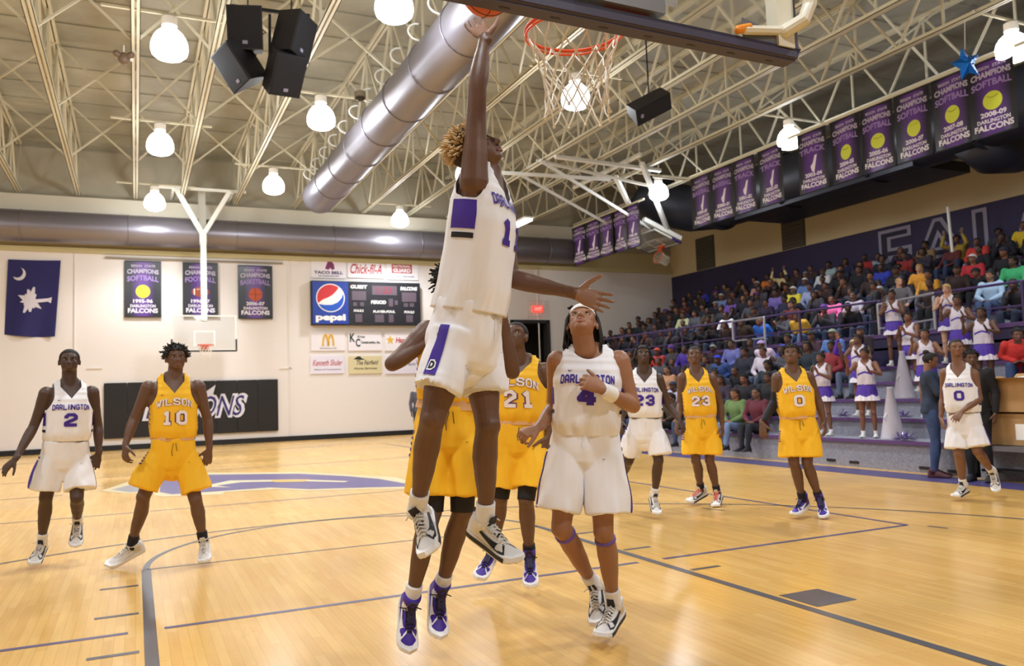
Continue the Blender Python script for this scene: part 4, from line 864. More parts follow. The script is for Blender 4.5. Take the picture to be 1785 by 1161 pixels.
#      v     half width, half depth, forward shift
TORSO = [(-.24, .10, .075, 0), (-.14, .155, .11, -.01), (0, .168, .122, -.012), (.18, .160, .112, -.004), (.38, .142, .100, .008), (.58, .155, .110, .008), (.78, .172, .122, .004), (.9, .170, .116, -.004), (1.0, .164, .098, -.012), (1.07, .148, .082, -.016), (1.13, .115, .07, -.018), (1.18, .085, .064, -.018), (1.24, .066, .06, -.018)]
LIMB = {'upper': [(0, .064), (.2, .058), (.5, .048), (.8, .042), (1, .041)], 'fore': [(0, .041), (.2, .045), (.45, .040), (.8, .029), (1, .0265)],
        'thigh': [(0, .094), (.25, .09), (.6, .073), (.88, .058), (1, .056)], 'calf': [(0, .055), (.12, .053), (.3, .059), (.5, .051), (.8, .037), (1, .036)]}
class Body:
    """joints (dict of world points) plus helper frames; s is the size against a 1.88 m player"""
    def __init__(s, J, s_=1.0, face=None, headup=None, slim=1.0):
        s.J = {k: Vector(v) for k, v in J.items()}; s.s = s_; s.slim = slim; J = s.J
        s.pc = (J['hR']+J['hL'])/2; s.sc = (J['sR']+J['sL'])/2
        s.U = (s.sc-s.pc).normalized(); s.L = (s.sc-s.pc).length
        s.lh = (J['hL']-J['hR']).normalized(); s.ls = (J['sL']-J['sR']).normalized()
        s.F = s.lat(.5).cross(s.U).normalized()
        s.hF = Vector(face).normalized() if face is not None else s.F
        hu = Vector(headup) if headup is not None else V(0, 0, 1)
        s.hU = (hu-s.hF*hu.dot(s.hF)).normalized(); s.hL = s.hU.cross(s.hF)
    def lat(s, v):
        v = max(0, min(1, v)); l_ = s.lh.lerp(s.ls, v*v*(3-2*v)); l_ = l_-s.U*l_.dot(s.U)*.6; return l_.normalized()
    def tor(s, v, th, off=0, prof=TORSO):
        k = s.s; l_ = s.lat(v); f = l_.cross(s.U).normalized()
        a = interp(prof, v, 1)*k*s.slim+off; b_ = interp(prof, v, 2)*k*s.slim+off; sh = interp(prof, v, 3)*k
        c, n = math.cos(th), math.sin(th); e = .86
        x = math.copysign(abs(c)**e, c); y = math.copysign(abs(n)**e, n)
        return s.pc+s.U*(v*s.L)+l_*(a*x)+f*(b_*y+sh)
    def limb(s, kind, a, b_, n=7, off=0, t0=0, t1=1, ext=0):
        k = s.s; pts = []; rr = []
        for i in range(n+1):
            t = t0+(t1-t0)*i/n; p = a.lerp(b_, t)
            if kind == 'calf': p = p-s.calf_back*(.012*k*math.sin(min(1, t*1.6)*math.pi))
            pts.append(p); rr.append(interp(LIMB[kind], t)*k*s.slim**.5+off)
        return pts, rr
def hand_geo(mb, w_, d_, n_, side, k=1.0, curl=.35, spread=.10, thumb=.5, fr=1.0):
    """w_: wrist, d_: towards fingers, n_: palm normal, side: +1 right hand"""
    d_ = d_.normalized(); n_ = (n_-d_*n_.dot(d_)).normalized(); t_ = d_.cross(n_)*side
    if isinstance(curl, (int, float)): curl = [curl]*4
    mb.tube([w_-d_*.03*k, w_+d_*.02*k, w_+d_*.055*k, w_+d_*.09*k], [(.026*k, .019*k), (.03*k, .018*k), (.041*k, .016*k), (.040*k, .013*k)], 12, ref=t_)
    for i, (lt, ln) in enumerate(((.032, .073), (.0105, .081), (-.0115, .075), (-.032, .059))):
        base = w_+(d_*(.090-.006*abs(i-1.2))+t_*lt)*k; a = spread*(1.2-i)
        dd = (d_*math.cos(a)+t_*math.sin(a)).normalized(); c = curl[i]; pts = [base-dd*.03*k, base]; q = base; ang = c*.6
        for seg, fr_ in enumerate((.44, .30, .26)):
            v = dd*math.cos(ang)+n_*math.sin(ang); q = q+v*(ln*fr_*k); pts.append(q); ang += c
        r = .0092*k*fr; mb.tube(pts, [r*1.15, r*1.12, r, r*.92, r*.8], 8)
    b_ = w_+(d_*.022+t_*.022)*k; v = (d_*.62+t_*(.35+thumb)+n_*.28).normalized()
    p1 = b_+v*.045*k; v2 = (v+d_*.3).normalized(); p2 = p1+v2*.034*k; p3 = p2+(v2+d_*.2+n_*.1).normalized()*.026*k
    mb.tube([b_-v*.01*k, b_, p1, p2, p3], [.016*k, .017*k, .0125*k*fr, .011*k*fr, .0085*k*fr], 8)
def head_geo(mb, b, c, k, nk):
    F, U_, L_ = b.hF, b.hU, b.hL
    def P(f, l_, u): return c+(F*f+L_*l_+U_*u)*k
    def E(f, l_, u, rf, rl, ru, n=14, m=10): mb.ell(P(f, l_, u), F*rf*k, L_*rl*k, U_*ru*k, n, m)
    E(-.010, 0, .030, .096, .080, .080, 20, 14); E(.018, 0, -.030, .064, .068, .074, 18, 12); E(.054, 0, -.084, .026, .034, .020); E(.004, .034, -.055, .045, .030, .035); E(.004, -.034, -.055, .045, .030, .035)
    E(.0, 0, -.060, .055, .060, .036)
    for s_ in (-1, 1):
        E(.048, s_*.040, -.018, .026, .022, .022); E(-.004, s_*.083, -.010, .020, .009, .031); E(.074, s_*.030, .026, .013, .026, .011)
        E(.088, s_*.013, -.034, .012, .011, .009)
    mb.tube([P(.078, 0, .012), P(.090, 0, -.012), P(.101, 0, -.032)], [.009*k, .010*k, .0135*k], 10)
    E(.083, 0, -.058, .013, .024, .0075); E(.080, 0, -.071, .012, .020, .0075)
    mb.tube([P(-.022, 0, -.05), (P(-.02, 0, -.11)+nk)/2, nk], [.060*k, .061*k, .074*k], 16)
def skin_mesh(b, vox, sm, hands=True, headonly=False):
    J = b.J; k = b.s; mb = MB()
    nk = b.tor(1.02, 0)*.5+b.tor(1.02, math.pi)*.5
    head_geo(mb, b, J['head'], k*b.hs, nk)
    vs = []; n = 28; vv = [-.24, -.14, 0, .15, .3, .45, .6, .75, .85, .92, 1.0, 1.05, 1.1, 1.14, 1.18, 1.23]
    for v in vv:
        for i in range(n): vs.append(b.tor(v, 2*math.pi*i/n))
    fs = [tuple(reversed(range(n)))]+[(r*n+i, r*n+(i+1) % n, (r+1)*n+(i+1) % n, (r+1)*n+i) for r in range(len(vv)-1) for i in range(n)]+[tuple(range((len(vv)-1)*n, len(vv)*n))]
    if not headonly: mb.add(vs, fs)
    for s_ in 'RL':
        sh, el, wr, hp, kn, an = (J[q+s_] for q in 'sewhka')
        fd = (J['t'+s_]-an); fd = fd-V(0, 0, 1)*0; b.calf_back = (fd-(an-kn).normalized()*fd.dot((an-kn).normalized())).normalized()*1.0
        if not headonly:
            p, r = b.limb('upper', sh, el); mb.tube(p, r, 14)
            mb.ell(sh, b.lat(1)*.058*k, b.F*.058*k, b.U*.060*k)
            mb.tube([b.pc+b.U*b.L*.93+b.lat(1)*(.07 if s_ == 'L' else -.07)*k, sh], [.066*k, .052*k], 12); mb.tube([b.J['head']*.42+nk*.58-b.F*.02*k, b.pc+b.U*b.L*1.02+b.lat(1)*(.11 if s_ == 'L' else -.11)*k-b.F*.015*k], [.045*k, .04*k], 12)     # trapezius
            mb.tube([b.pc+b.U*b.L*.62+b.lat(.6)*(.11 if s_ == 'L' else -.11)*k, sh.lerp(el, .12)], [.06*k, .045*k], 12)   # lat muscle
            if (el-sh).dot(b.U) > .1:
                for a_, q_ in ((-.6, .85), (.6, .85), (.0, 1.0)):
                    sd_ = (math.pi if s_ == 'R' else 0)+a_; o_ = (b.tor(.9, sd_)-b.pc-b.U*b.L*.9)
                    mb.tube([b.tor(.66, sd_, -.078), b.tor(.84, sd_, -.070), b.tor(.97, sd_, -.064), sh+(el-sh)*.06+o_*.02, sh.lerp(el, .22), sh.lerp(el, .45)], [.066*k*q_, .070*k*q_, .070*k*q_, .062*k*q_, .052*k*q_, .038*k*q_], 14)
        p, r = b.limb('fore', el, wr); mb.tube(p, r, 14)
        if not headonly:
            p, r = b.limb('thigh', hp, kn); mb.tube(p, r, 16); p, r = b.limb('calf', kn, an, 9); mb.tube(p, r, 14)
            mb.ell(kn+b.calf_back*.008*k, b.calf_back*.052*k, (kn-an).normalized()*.06*k, (kn-an).normalized().cross(b.calf_back)*.054*k)
            mb.ell(hp.lerp(b.pc, .4)-b.F*.045*k, b.F*.09*k, b.lat(0)*.085*k, b.U*.10*k)
            mb.tube([an, an+(J['t'+s_]-an)*.12-V(0, 0, .01)], [.030*k, .022*k], 10)
        h = b.hands.get(s_, {}); side = 1 if s_ == 'R' else -1
        d_ = h.get('d', (wr-el)); n_ = h.get('n', b.pc-wr)
        if hands: hand_geo(mb, wr, Vector(d_), Vector(n_), side, k*1.04, h.get('curl', .35), h.get('spread', .1), h.get('thumb', .4), h.get('fr', 1.0))
    me = remesh(mb, vox, sm, 'body', b.skin)
    if hands and getattr(b, 'palm', None):
        me.materials.append(b.palm); n = len(me.polygons); mi = np.zeros(n, dtype=np.int32)
        ce = np.empty(n*3); me.polygons.foreach_get('center', ce); ce = ce.reshape(-1, 3); no = np.empty(n*3); me.polygons.foreach_get('normal', no); no = no.reshape(-1, 3)
        for s_ in 'RL':
            wr, el = J['w'+s_], J['e'+s_]; h = b.hands.get(s_, {}); d_ = Vector(h.get('d', (wr-el))).normalized(); n_ = Vector(h.get('n', b.pc-wr)); n_ = (n_-d_*n_.dot(d_)).normalized()
            q = ce-np.array(wr); dd = q@np.array(d_); mi[(dd > .012*k) & (np.linalg.norm(q, axis=1) < .23*k) & (no@np.array(n_) > .25)] = 1
        me.polygons.foreach_set('material_index', mi)
    return me
def loft_mesh(rings, clip=None, closed=True):
    """rings of points (equal count); clip(i, j, p) >= 0 is kept, edges are cut where it changes sign"""
    mb = MB(); R, n = len(rings), len(rings[0]); flat = [p for r in rings for p in r]
    val = [1.0]*len(flat) if clip is None else [clip(i//n, i % n, flat[i]) for i in range(len(flat))]
    vs = list(flat); cut = {}
    def cutv(a, b_):
        key = (min(a, b_), max(a, b_))
        if key not in cut:
            t = val[a]/(val[a]-val[b_]); cut[key] = len(vs); vs.append(flat[a].lerp(flat[b_], t))
        return cut[key]
    fs = []
    for i in range(R-1):
        for j in range(n if closed else n-1):
            q = [i*n+j, i*n+(j+1) % n, (i+1)*n+(j+1) % n, (i+1)*n+j]; out = []
            for a, b_ in zip(q, q[1:]+q[:1]):
                if val[a] >= 0: out.append(a)
                if (val[a] >= 0) != (val[b_] >= 0): out.append(cutv(a, b_))
            if len(out) >= 3: fs.append(tuple(out))
    used = sorted({i for f in fs for i in f}); mp = {u: k for k, u in enumerate(used)}
    mb.add([vs[u] for u in used], [tuple(mp[i] for i in f) for f in fs]); return mb
def jersey_off(b, v, th, base=.016):
    """cloth surface: looser towards the hem, with soft folds"""
    x = math.cos(th)*2.2; y = math.sin(th)*2.2
    f = noise.noise(V(x*1.3+b.seed, y*1.3, v*2.2))*.018+noise.noise(V(x*3+b.seed, y*3, v*4.5+3))*.011
    fl = max(0, .62-v); tk = getattr(b, 'tuck', None); q = 0
    if tk is not None: u = (v-tk)/.16; q = -.012*max(0, 1-u)**2+.004*math.exp(-((u-.8)/.6)**2)*(1+.5*math.sin(th*9+b.seed)*.5)
    q += max(0, .170-interp(TORSO, v, 1))*b.slim*.85*(v < .8)
    return (base+q+f*min(1, .25+fl*2)+(fl*fl*.03 if tk is None else 0)+.006*max(0, min(1, (.95-v)*5)))*b.s
def jersey(b, m, par, v0=.02, neck='V', trim=None, base=.016, sleeve=.128, av=.73):
    n = 96; rows = np.linspace(v0, 1.20, 66); rings = [[b.tor(v, 2*math.pi*i/n, jersey_off(b, v, 2*math.pi*i/n, base)) for i in range(n)] for v in rows]
    k = b.s
    def clip(i, j, p):
        v = rows[i]; q = p-b.pc-b.U*(v*b.L); lt = abs(q.dot(b.lat(v)))/k; fr = math.sin(2*math.pi*j/n) > 0
        if neck == 'V': dn = (.925+lt*2.1) if fr else (1.06+lt*.8)
        else: dn = (1.03+lt*lt*12) if fr else (1.08+lt*.5)
        a = (dn-v)*.5 if lt < .10 else 1
        a = max(a, (lt-(.083 if neck == 'V' else .076))) if v > .86 else a
        wa = sleeve+.055*max(0, (av+.24-v)/.23)**1.6
        c = wa-lt if v > av else 1
        return min(a, c)
    me = loft_mesh(rings, clip).mesh('jersey', m, True); o = link('jersey', me, par)
    sd = o.modifiers.new('t', 'SOLIDIFY'); sd.thickness = .004*k; sd.offset = 0
    if trim:
        pass
    return o
def torso_fn(b, off=.006, base=.016, th0=math.pi/2):
    """(x right on the cloth as seen from the front, v) -> point on the jersey front"""
    def fn(x, v):
        r = interp(TORSO, v, 1)*b.s*.93+.02; th = th0-x/r
        return b.tor(v, th, jersey_off(b, v, th, base)+off*b.s)
    return fn
def shorts(b, m, par, hem=.80, top=.26, flare=.125, off=.02, vox=.008, liner=None):
    J = b.J; k = b.s; mb = MB(); n = 32; vv = np.linspace(-.2, top, 9)
    vs = [b.tor(v, 2*math.pi*i/n, (off+.014*max(0, .2-v))*k) for v in vv for i in range(n)]
    fs = [tuple(reversed(range(n)))]+[(r*n+i, r*n+(i+1) % n, (r+1)*n+(i+1) % n, (r+1)*n+i) for r in range(len(vv)-1) for i in range(n)]+[tuple(range((len(vv)-1)*n, len(vv)*n))]
    mb.add(vs, fs)
    for s_ in 'RL':
        hp, kn = J['h'+s_], J['k'+s_]; sd = b.lat(0)*(.028 if s_ == 'L' else -.028)*k
        mb.ell(b.pc-b.U*.05*k, b.lat(0)*.15*k, b.F*.115*k, b.U*.13*k, 20, 12); mb.ell(b.pc-b.U*.12*k, b.lat(0)*.13*k, b.F*.10*k, b.U*.10*k, 20, 12)
        pts = [hp.lerp(kn, t)+sd*min(1, t+.3) for t in (-.08, .15, .4, .65, hem)]
        mb.tube(pts, [(.095*k, .105*k), (flare*.9*k, flare*.9*k), (flare*.95*k, flare*.94*k), (flare*.985*k, flare*.96*k), (flare*k, flare*.97*k)], 28, ref=b.lat(0), flat=True)
    me = remesh(mb, vox, 3, 'shorts', m)
    sd_ = b.seed
    U_ = b.U
    def fn(co):
        out = np.empty(len(co))
        for i, c in enumerate(co):
            p = V(*c); h = p.dot(U_); out[i] = (noise.noise(V(p.x*9+sd_, p.y*9, h*3.2))*.018+noise.noise(V(p.x*22, p.y*22+sd_, h*7))*.008)*k
        return out
    displace(me, fn)
    return link('shorts', me, par), me
def stick(me, pts, axis_pt, off=.004):
    """project guesses onto a mesh from outside towards an axis point; returns surface points"""
    bv = BVHTree.FromPolygons([v.co for v in me.vertices], [p.vertices for p in me.polygons]); out = []
    for p, a in zip(pts, axis_pt):
        d = (a-p); L_ = d.length; d.normalize(); h = bv.ray_cast(p-d*.25, d, L_+.5)
        out.append((h[0]+h[1]*off) if h[0] is not None else p)
    return out
def leg_stripe(b, me, par, s_, m, th0, th1, t0, t1, name='side_panel', off=.004, taper=0, nx=5, nt=14):
    """panel on the shorts leg; th measured round the thigh from the outer side towards the front"""
    hp, kn = b.J['h'+s_], b.J['k'+s_]; ax = (kn-hp).normalized(); o = b.lat(0)*(1 if s_ == 'L' else -1); o = (o-ax*o.dot(ax)).normalized()
    f = b.F-ax*b.F.dot(ax); f = (f-o*f.dot(o)).normalized(); P_ = []; A_ = []
    for j in range(nt+1):
        t = t0+(t1-t0)*j/nt; c = hp.lerp(kn, t)
        for i in range(nx+1):
            th = th0+(th1-th0)*i/nx*(1-taper*j/nt); P_.append(c+(o*math.cos(th)+f*math.sin(th))*.2); A_.append(c)
    S_ = stick(me, P_, A_, off); mb = MB(); mb.add(S_, [(j*(nx+1)+i, j*(nx+1)+i+1, (j+1)*(nx+1)+i+1, (j+1)*(nx+1)+i) for j in range(nt) for i in range(nx)])
    return mb.build(name, m, par, smooth=True)
def torso_patch(b, par, m, th0, th1, v0, v1, name='side_panel', off=.005, base=.016, n=8, sk=0):
    mb = MB(); mb.add([b.tor(v0+(v1-v0)*j/n+sk*i/n, th0+(th1-th0)*i/n, jersey_off(b, v0+(v1-v0)*j/n, th0+(th1-th0)*i/n, base)+off*b.s) for j in range(n+1) for i in range(n+1)],
                      [(j*(n+1)+i, j*(n+1)+i+1, (j+1)*(n+1)+i+1, (j+1)*(n+1)+i) for j in range(n) for i in range(n)])
    return mb.build(name, m, par, smooth=True)
def limb_tube(b, kind, s_, t0, t1, off, m, par, name, n=10):
    J = b.J; a, c = {'upper': ('s', 'e'), 'fore': ('e', 'w'), 'thigh': ('h', 'k'), 'calf': ('k', 'a')}[kind]
    if kind == 'calf':
        an, kn = J['a'+s_], J['k'+s_]; fd = J['t'+s_]-an; b.calf_back = (fd-(an-kn).normalized()*fd.dot((an-kn).normalized())).normalized()
    p, r = b.limb(kind, J[a+s_], J[c+s_], n, off, t0, t1); mb = MB(); mb.tube(p, r, 18, flat=True); return mb.build(name, m, par, smooth=True)
# ---- shoes: local frame, x to the toe, z up, origin at the ankle joint (heel at x=-.075, sole at z=-.10)
def shoe_proto(high, upper, sole, lace, swoosh, sole_dark=None, tongue=None, blob=None):
    parts = {}
    st = [(-.082, .014, -.03, -.02), (-.072, .030, 0, .0), (-.04, .036, .012, 0), (0, .038, .012, 0), (.05, .040, -.005, 0), (.09, .044, -.026, 0), (.13, .048, -.044, 0), (.17, .048, -.056, .0), (.20, .038, -.064, .004), (.217, .014, -.072, .01)]
    n = 16; rings = []
    def ring(x, w_, zt, zb, k=1.0, dz=0):
        zc = -.085; out = []
        for i in range(n):
            a = 2*math.pi*i/n; c, s_ = math.cos(a), math.sin(a)
            y = w_*math.copysign(abs(c)**.75, c)*k; z = (zc+(zt-zc)*abs(s_)**.8) if s_ > 0 else zc+zb-.004
            if s_ > .3: y *= 1-.25*(s_-.3)
            out.append(V(x, y, z+dz))
        return out
    rings = [ring(*q) for q in st]; mb = loft_mesh(rings); mb.add(rings[0], [tuple(reversed(range(n)))]); mb.add(rings[-1], [tuple(range(n))])
    zc_ = .045 if high else .012
    mb.tube([(-.015, 0, -.05), (-.014, 0, -.0), (-.012, 0, zc_), (-.012, 0, zc_+.006)], [(.056, .040), (.053, .041), (.054, .043), (.050, .039)], 18, ref=(1, 0, 0), flat=True)
    parts['upper'] = mb.mesh('upper', upper, True)
    mb = MB(); ol = [(-.088, 0)]+[(x, w_*1.06) for x, w_, _, _ in st[1:-1]]+[(.226, 0)]+[(x, -w_*1.06) for x, w_, _, _ in st[-2:0:-1]]
    nn = len(ol); lv = []
    for z_, g in ((-.103, .93), (-.098, 1.0), (-.085, 1.04), (-.070, 1.0)): lv.append([V(x*(g if x > 0 else 1), y*g, z_+(.018*max(0, (x-.15)/.07)**2)+(.008 if z_ > -.08 and x < -.03 else 0)) for x, y in ol])
    mb2 = loft_mesh(lv); mb2.add(lv[0], [tuple(reversed(range(nn)))]); mb2.add(lv[-1], [tuple(range(nn))]); parts['sole'] = mb2.mesh('sole', sole)
    if sole_dark:
        lv = [[V(x*1.02, y*1.05, z_+(.018*max(0, (x-.15)/.07)**2)) for x, y in ol if x < .19] for z_ in (-.094, -.074)]; mb2 = loft_mesh(lv, closed=False); parts['midsole_band'] = mb2.mesh('midsole_band', sole_dark)
    def top(x): return interp([(a, c) for a, _, c, _ in st], x)
    mb = MB()
    for i in range(7):
        x = .03+i*.016; z = top(x)+.006; w_ = .024-.001*i
        mb.tube([(x, -w_, z-.012), (x+.004, 0, z+.003), (x+.008, w_, z-.012)], .0034, 5); mb.tube([(x+.008, -w_, z-.012), (x+.004, 0, z+.004), (x, w_, z-.012)], .0034, 5)
    mb.tube([(.028, 0, top(.03)+.01), (.04, .028, top(.03)+.02), (.035, .05, top(.03)+.002)], .003, 5); mb.tube([(.028, 0, top(.03)+.01), (.045, -.03, top(.03)+.018), (.03, -.055, top(.03)-.004)], .003, 5)
    parts['laces'] = mb.mesh('laces', lace, True)
    mb = MB(); zt = zc_+.03
    mb.add([(.030, -.022, zt-.055), (.030, .022, zt-.055), (.044, .018, zt), (.044, -.018, zt), (.036, -.022, zt-.055), (.036, .022, zt-.055), (.050, .018, zt), (.050, -.018, zt), (.10, -.015, top(.10)+.006), (.10, .015, top(.10)+.006)], [(0, 3, 2, 1), (4, 5, 6, 7), (2, 3, 7, 6), (1, 2, 6, 5), (0, 4, 7, 3), (4, 8, 9, 5)])
    mb.tube([(-.060, -.012, zc_-.01), (-.068, 0, zc_+.02), (-.060, .012, zc_-.01)], .004, 6)
    parts['tongue'] = mb.mesh('tongue', tongue or upper)
    mb = MB(); 
    def wid(x, z):
        w_ = interp([(a, c) for a, c, _, _ in st], x); zt_ = top(x); u = max(0, min(1, (z+.085)/(zt_+.085+1e-6))); return w_*(1-.25*max(0, u-.3))*(math.sqrt(max(.02, 1-(u**1.25)**2)))**.75
    for sd in (-1, 1):
        up = []; lo = []
        for i in range(15):
            t = i/14; x = .165-.20*t; z0 = -.068+.050*t*t; th = .026*(1-t)**.6*min(1, t*7)+.0015
            up.append((x, z0+th)); lo.append((x, z0))
        vs = [V(x, sd*(wid(x, z)+.0035), z) for x, z in up]+[V(x, sd*(wid(x, z)+.0035), z) for x, z in lo]
        mb.add(vs, [(i, i+1, 15+i+1, 15+i) for i in range(14)])
    parts['side_logo'] = mb.mesh('side_logo', swoosh)
    return parts
M_SW = mat('shoe_white', 'dcdad8', .55); M_SB = mat('shoe_black', '1d1d26', .6, noise_col=(120, .3)); M_SP = mat('shoe_purple', '3f1f96', .5); M_SPD = mat('shoe_dark', '241a44', .6)
M_LW = mat('lace_white', 'd9d4cc', .8); M_SOLEW = mat('sole_white', 'e6e4e2', .5); M_BK = mat('cloth_black', '131217', .8)
SHOES = {'wb': shoe_proto(False, M_SW, M_SOLEW, M_LW, M_SB, M_SB, M_SB), 'pu': shoe_proto(True, M_SP, M_SOLEW, M_BK, M_SOLEW, None, M_SPD), 'wh': shoe_proto(False, M_SW, M_SOLEW, M_LW, M_SOLEW, None, M_SW),
         'wo': shoe_proto(False, M_SW, M_SOLEW, mat('lace_orange', 'e8502a', .6), M_SB, M_SB, M_SW), 'bk': shoe_proto(False, M_BK, M_BK, M_BK, M_BK), 'mr': shoe_proto(False, mat('shoe_maroon', '4a1f2a', .5), mat('shoe_maroon', '4a1f2a', .5), M_BK, mat('shoe_maroon', '4a1f2a', .5)), 'tan': shoe_proto(True, mat('boot_tan', 'a98255', .7), M_SOLEW, M_BK, mat('boot_tan', 'a98255', .7))}
def put_shoe(kind, an, toe, up, par, k=1.0, lab=None):
    """toe: where the tip of the shoe is; up: rough up direction (towards the shin)"""
    up = Vector(up).normalized(); d = (Vector(toe)-Vector(an)); e = d.normalized()
    # local toe tip direction is (.22, 0, -.075): turn it onto d
    a0 = math.atan2(.075, .22); sd = up.cross(e)
    if sd.length < .05: sd = V(1, 0, 0)
    sd.normalize(); f = (Matrix.Rotation(-a0, 3, sd) @ e); u = f.cross(sd)
    k = k*1.08
    M_ = Matrix(((f.x*k, sd.x*k, u.x*k, an[0]), (f.y*k, sd.y*k, u.y*k, an[1]), (f.z*k, sd.z*k, u.z*k, an[2]), (0, 0, 0, 1)))
    me = SHOES[kind]; o = link('shoe', me['upper'], par); o.matrix_local = Matrix.Translation(-Vector(par.location)) @ M_; o['_l'] = 1
    for nm, q in me.items():
        if nm != 'upper': link(nm, q, o)
    return o
def hair_mesh(b, style, par, m):
    F, U_, L_ = b.hF, b.hU, b.hL; c = b.J['head']; k = b.s*b.hs; rs = random.Random(int(b.seed*10)); mb = MB(); sn = math.sin
    def P(f, l_, u): return c+(F*f+L_*l_+U_*u)*k
    def shell(grow, front=.050, low=-.01):
        n, mm = 24, 14; rings = []
        for i in range(mm+1):
            t = math.pi*.5-math.pi*.80*i/mm
            rings.append([P(-.010+(.094+grow)*math.cos(t)*math.cos(2*math.pi*j/n), (.080+grow)*math.cos(t)*math.sin(2*math.pi*j/n), .030+(.080+grow)*math.sin(t)) for j in range(n)])
        def clip(i, j, p):
            q = p-c; f = q.dot(F)/k; u = q.dot(U_)/k; return u-(front+.0 if f > .045 else low-.035*(f < -.03)+(front-low)*max(0, min(1, (f-.018)/.028)))
        m2 = loft_mesh(rings, clip); mb.add(m2.v, m2.f)
    if style == 'short': shell(.0045, .070, -.008)
    elif style in ('twist', 'afro', 'blond'):
        shell(.012, .062, -.005); N = 190 if style == 'twist' else 150 if style == 'afro' else 330
        if style == 'blond': mb.build('hair', mat('hair_root', '2a1c14', .8), par, smooth=True); mb = MB()
        for i in range(N):
            t = math.acos(1-1.15*(i+.5)/N); ph = i*2.39996
            d = V(math.sin(t)*math.cos(ph), math.sin(t)*math.sin(ph), math.cos(t)); p = P(-.012+.092*d.x, .080*d.y, .03+.080*d.z)
            f = (p-c).dot(F)/k; u = (p-c).dot(U_)/k
            if f > .045 and u < .062: continue
            dr = (F*d.x+L_*d.y+U_*d.z).normalized(); ln = (.034 if style == 'twist' else .030 if style == 'blond' else .022)*k*rs.uniform(.7, 1.3)
            w1 = V(rs.uniform(-1, 1), rs.uniform(-1, 1), rs.uniform(-1, .4))*ln*.5; p2 = p+dr*ln*.6+w1*.5; p3 = p+dr*ln+w1; r = (.0075 if style == 'afro' else .0062)*k
            mb.tube([p, p2, p3], [r*1.2, r, r*.7], 6)
    elif style in ('locs', 'shortlocs'):
        shell(.012, .062, -.01); N = 44
        for i in range(N):
            a = 2*math.pi*i/N+rs.uniform(-.05, .05); cx, sx = math.cos(a), math.sin(a)
            if cx > .55: continue
            ln = (.20 if style == 'locs' else .10)*rs.uniform(.75, 1.15); st = P(-.012+.08*cx, .07*sx, .07+.02*rs.random())
            out = (F*cx+L_*sx).normalized(); p1 = P(-.012+.104*cx, .094*sx, .02); dn = V(0, 0, -1)
            p2 = p1+dn*ln*.5*k+out*.012*k; p3 = p1+dn*ln*k+out*rs.uniform(-.02, .035)*k+L_*rs.uniform(-.02, .02)
            mb.tube([st, p1, p2, p3], [.0066*k, .0066*k, .0062*k, .004*k], 6)
        for i in range(40):
            p = P(rs.uniform(-.08, .05), rs.uniform(-.06, .06), .1); mb.tube([p, p+L_*rs.uniform(-.03, .03)+F*rs.uniform(-.03, .02)-U_*.008], .008*k, 6)
    elif style in ('long', 'pony', 'bun'):
        shell(.013, .058, -.02)
        if style == 'long': mb.tube([P(-.05, 0, .04), P(-.075, 0, -.04), P(-.07, 0, -.13), P(-.06, 0, -.20)], [(.08*k, .05*k), (.085*k, .045*k), (.08*k, .035*k), (.05*k, .02*k)], 12, ref=L_)
        if style == 'pony': mb.tube([P(-.09, 0, .06), P(-.135, 0, .05), P(-.14, 0, -.04), P(-.11, 0, -.13)], [.022*k, .028*k, .026*k, .012*k], 10)
        if style == 'bun': mb.ell(P(-.06, 0, .125), F*.045*k, L_*.045*k, U_*.04*k)
    elif style == 'bald': shell(.0035, .066, .012)
    elif style == 'cap':
        shell(.016, .055, .03); mb.ell(P(.105, 0, .058), F*.055*k, L_*.06*k, U_*.008*k)
    elif style == 'beanie': shell(.02, .045, .0); mb.tube([P(-.01+.113*math.cos(a), .093*math.sin(a), .052) for a in np.linspace(0, 2*math.pi, 21)], .012*k, 6, caps=False)
    o = mb.build('hair_tips' if style == 'blond' else 'hair' if style not in ('cap', 'beanie') else style, m, par, smooth=True)
    return o
M_EYE = mat('eye_white', 'c4b8ae', .35); M_IRIS = mat('iris_dark', '1a100c', .15); M_BROW = mat('brow_hair', '120c0a', .8)
def eyes(b, par, lip):
    F, U_, L_ = b.hF, b.hU, b.hL; c = b.J['head']; k = b.s*b.hs
    def P(f, l_, u): return c+(F*f+L_*l_+U_*u)*k
    gz = getattr(b, 'gaze', F).normalized()
    for s_ in (-1, 1):
        e = P(.0665, s_*.031, .006); m = MB(); m.ell(e-F*.0005*k, F*.0105*k, L_*.0135*k, U_*.0066*k, 12, 8); o = m.build('eye', M_EYE, par, smooth=True)
        m = MB(); q = e+(F*.009+gz*.0035)*k; m.ell(q, F*.0036*k, L_*.0066*k, U_*.0060*k, 10, 8); m.build('iris', M_IRIS, o, smooth=True); m = MB(); m.tube([P(.066, s_*.016, .006), P(.0775, s_*.024, .0135), P(.0765, s_*.037, .0135), P(.063, s_*.047, .005)], .0022*k, 6); m.build('upper_lid', M_BROW, o, smooth=True)
        m = MB(); m.tube([P(.078, s_*.014, .031), P(.080, s_*.030, .036), P(.066, s_*.050, .030)], [(.003*k, .004*k)]*3, 6); m.build('eyebrow', M_BROW, par, smooth=True)
    m = MB()
    m.tube([P(.073, -.023, -.063), P(.090, -.010, -.0585), P(.094, 0, -.0605), P(.090, .010, -.0585), P(.073, .023, -.063)], [.002*k, .0055*k, .0055*k, .0055*k, .002*k], 7)
    m.tube([P(.073, -.021, -.066), P(.086, -.009, -.073), P(.089, 0, -.0745), P(.086, .009, -.073), P(.073, .021, -.066)], [.002*k, .0065*k, .007*k, .0065*k, .002*k], 7)
    m.build('lips', lip, par, smooth=True)
SKINS = {}
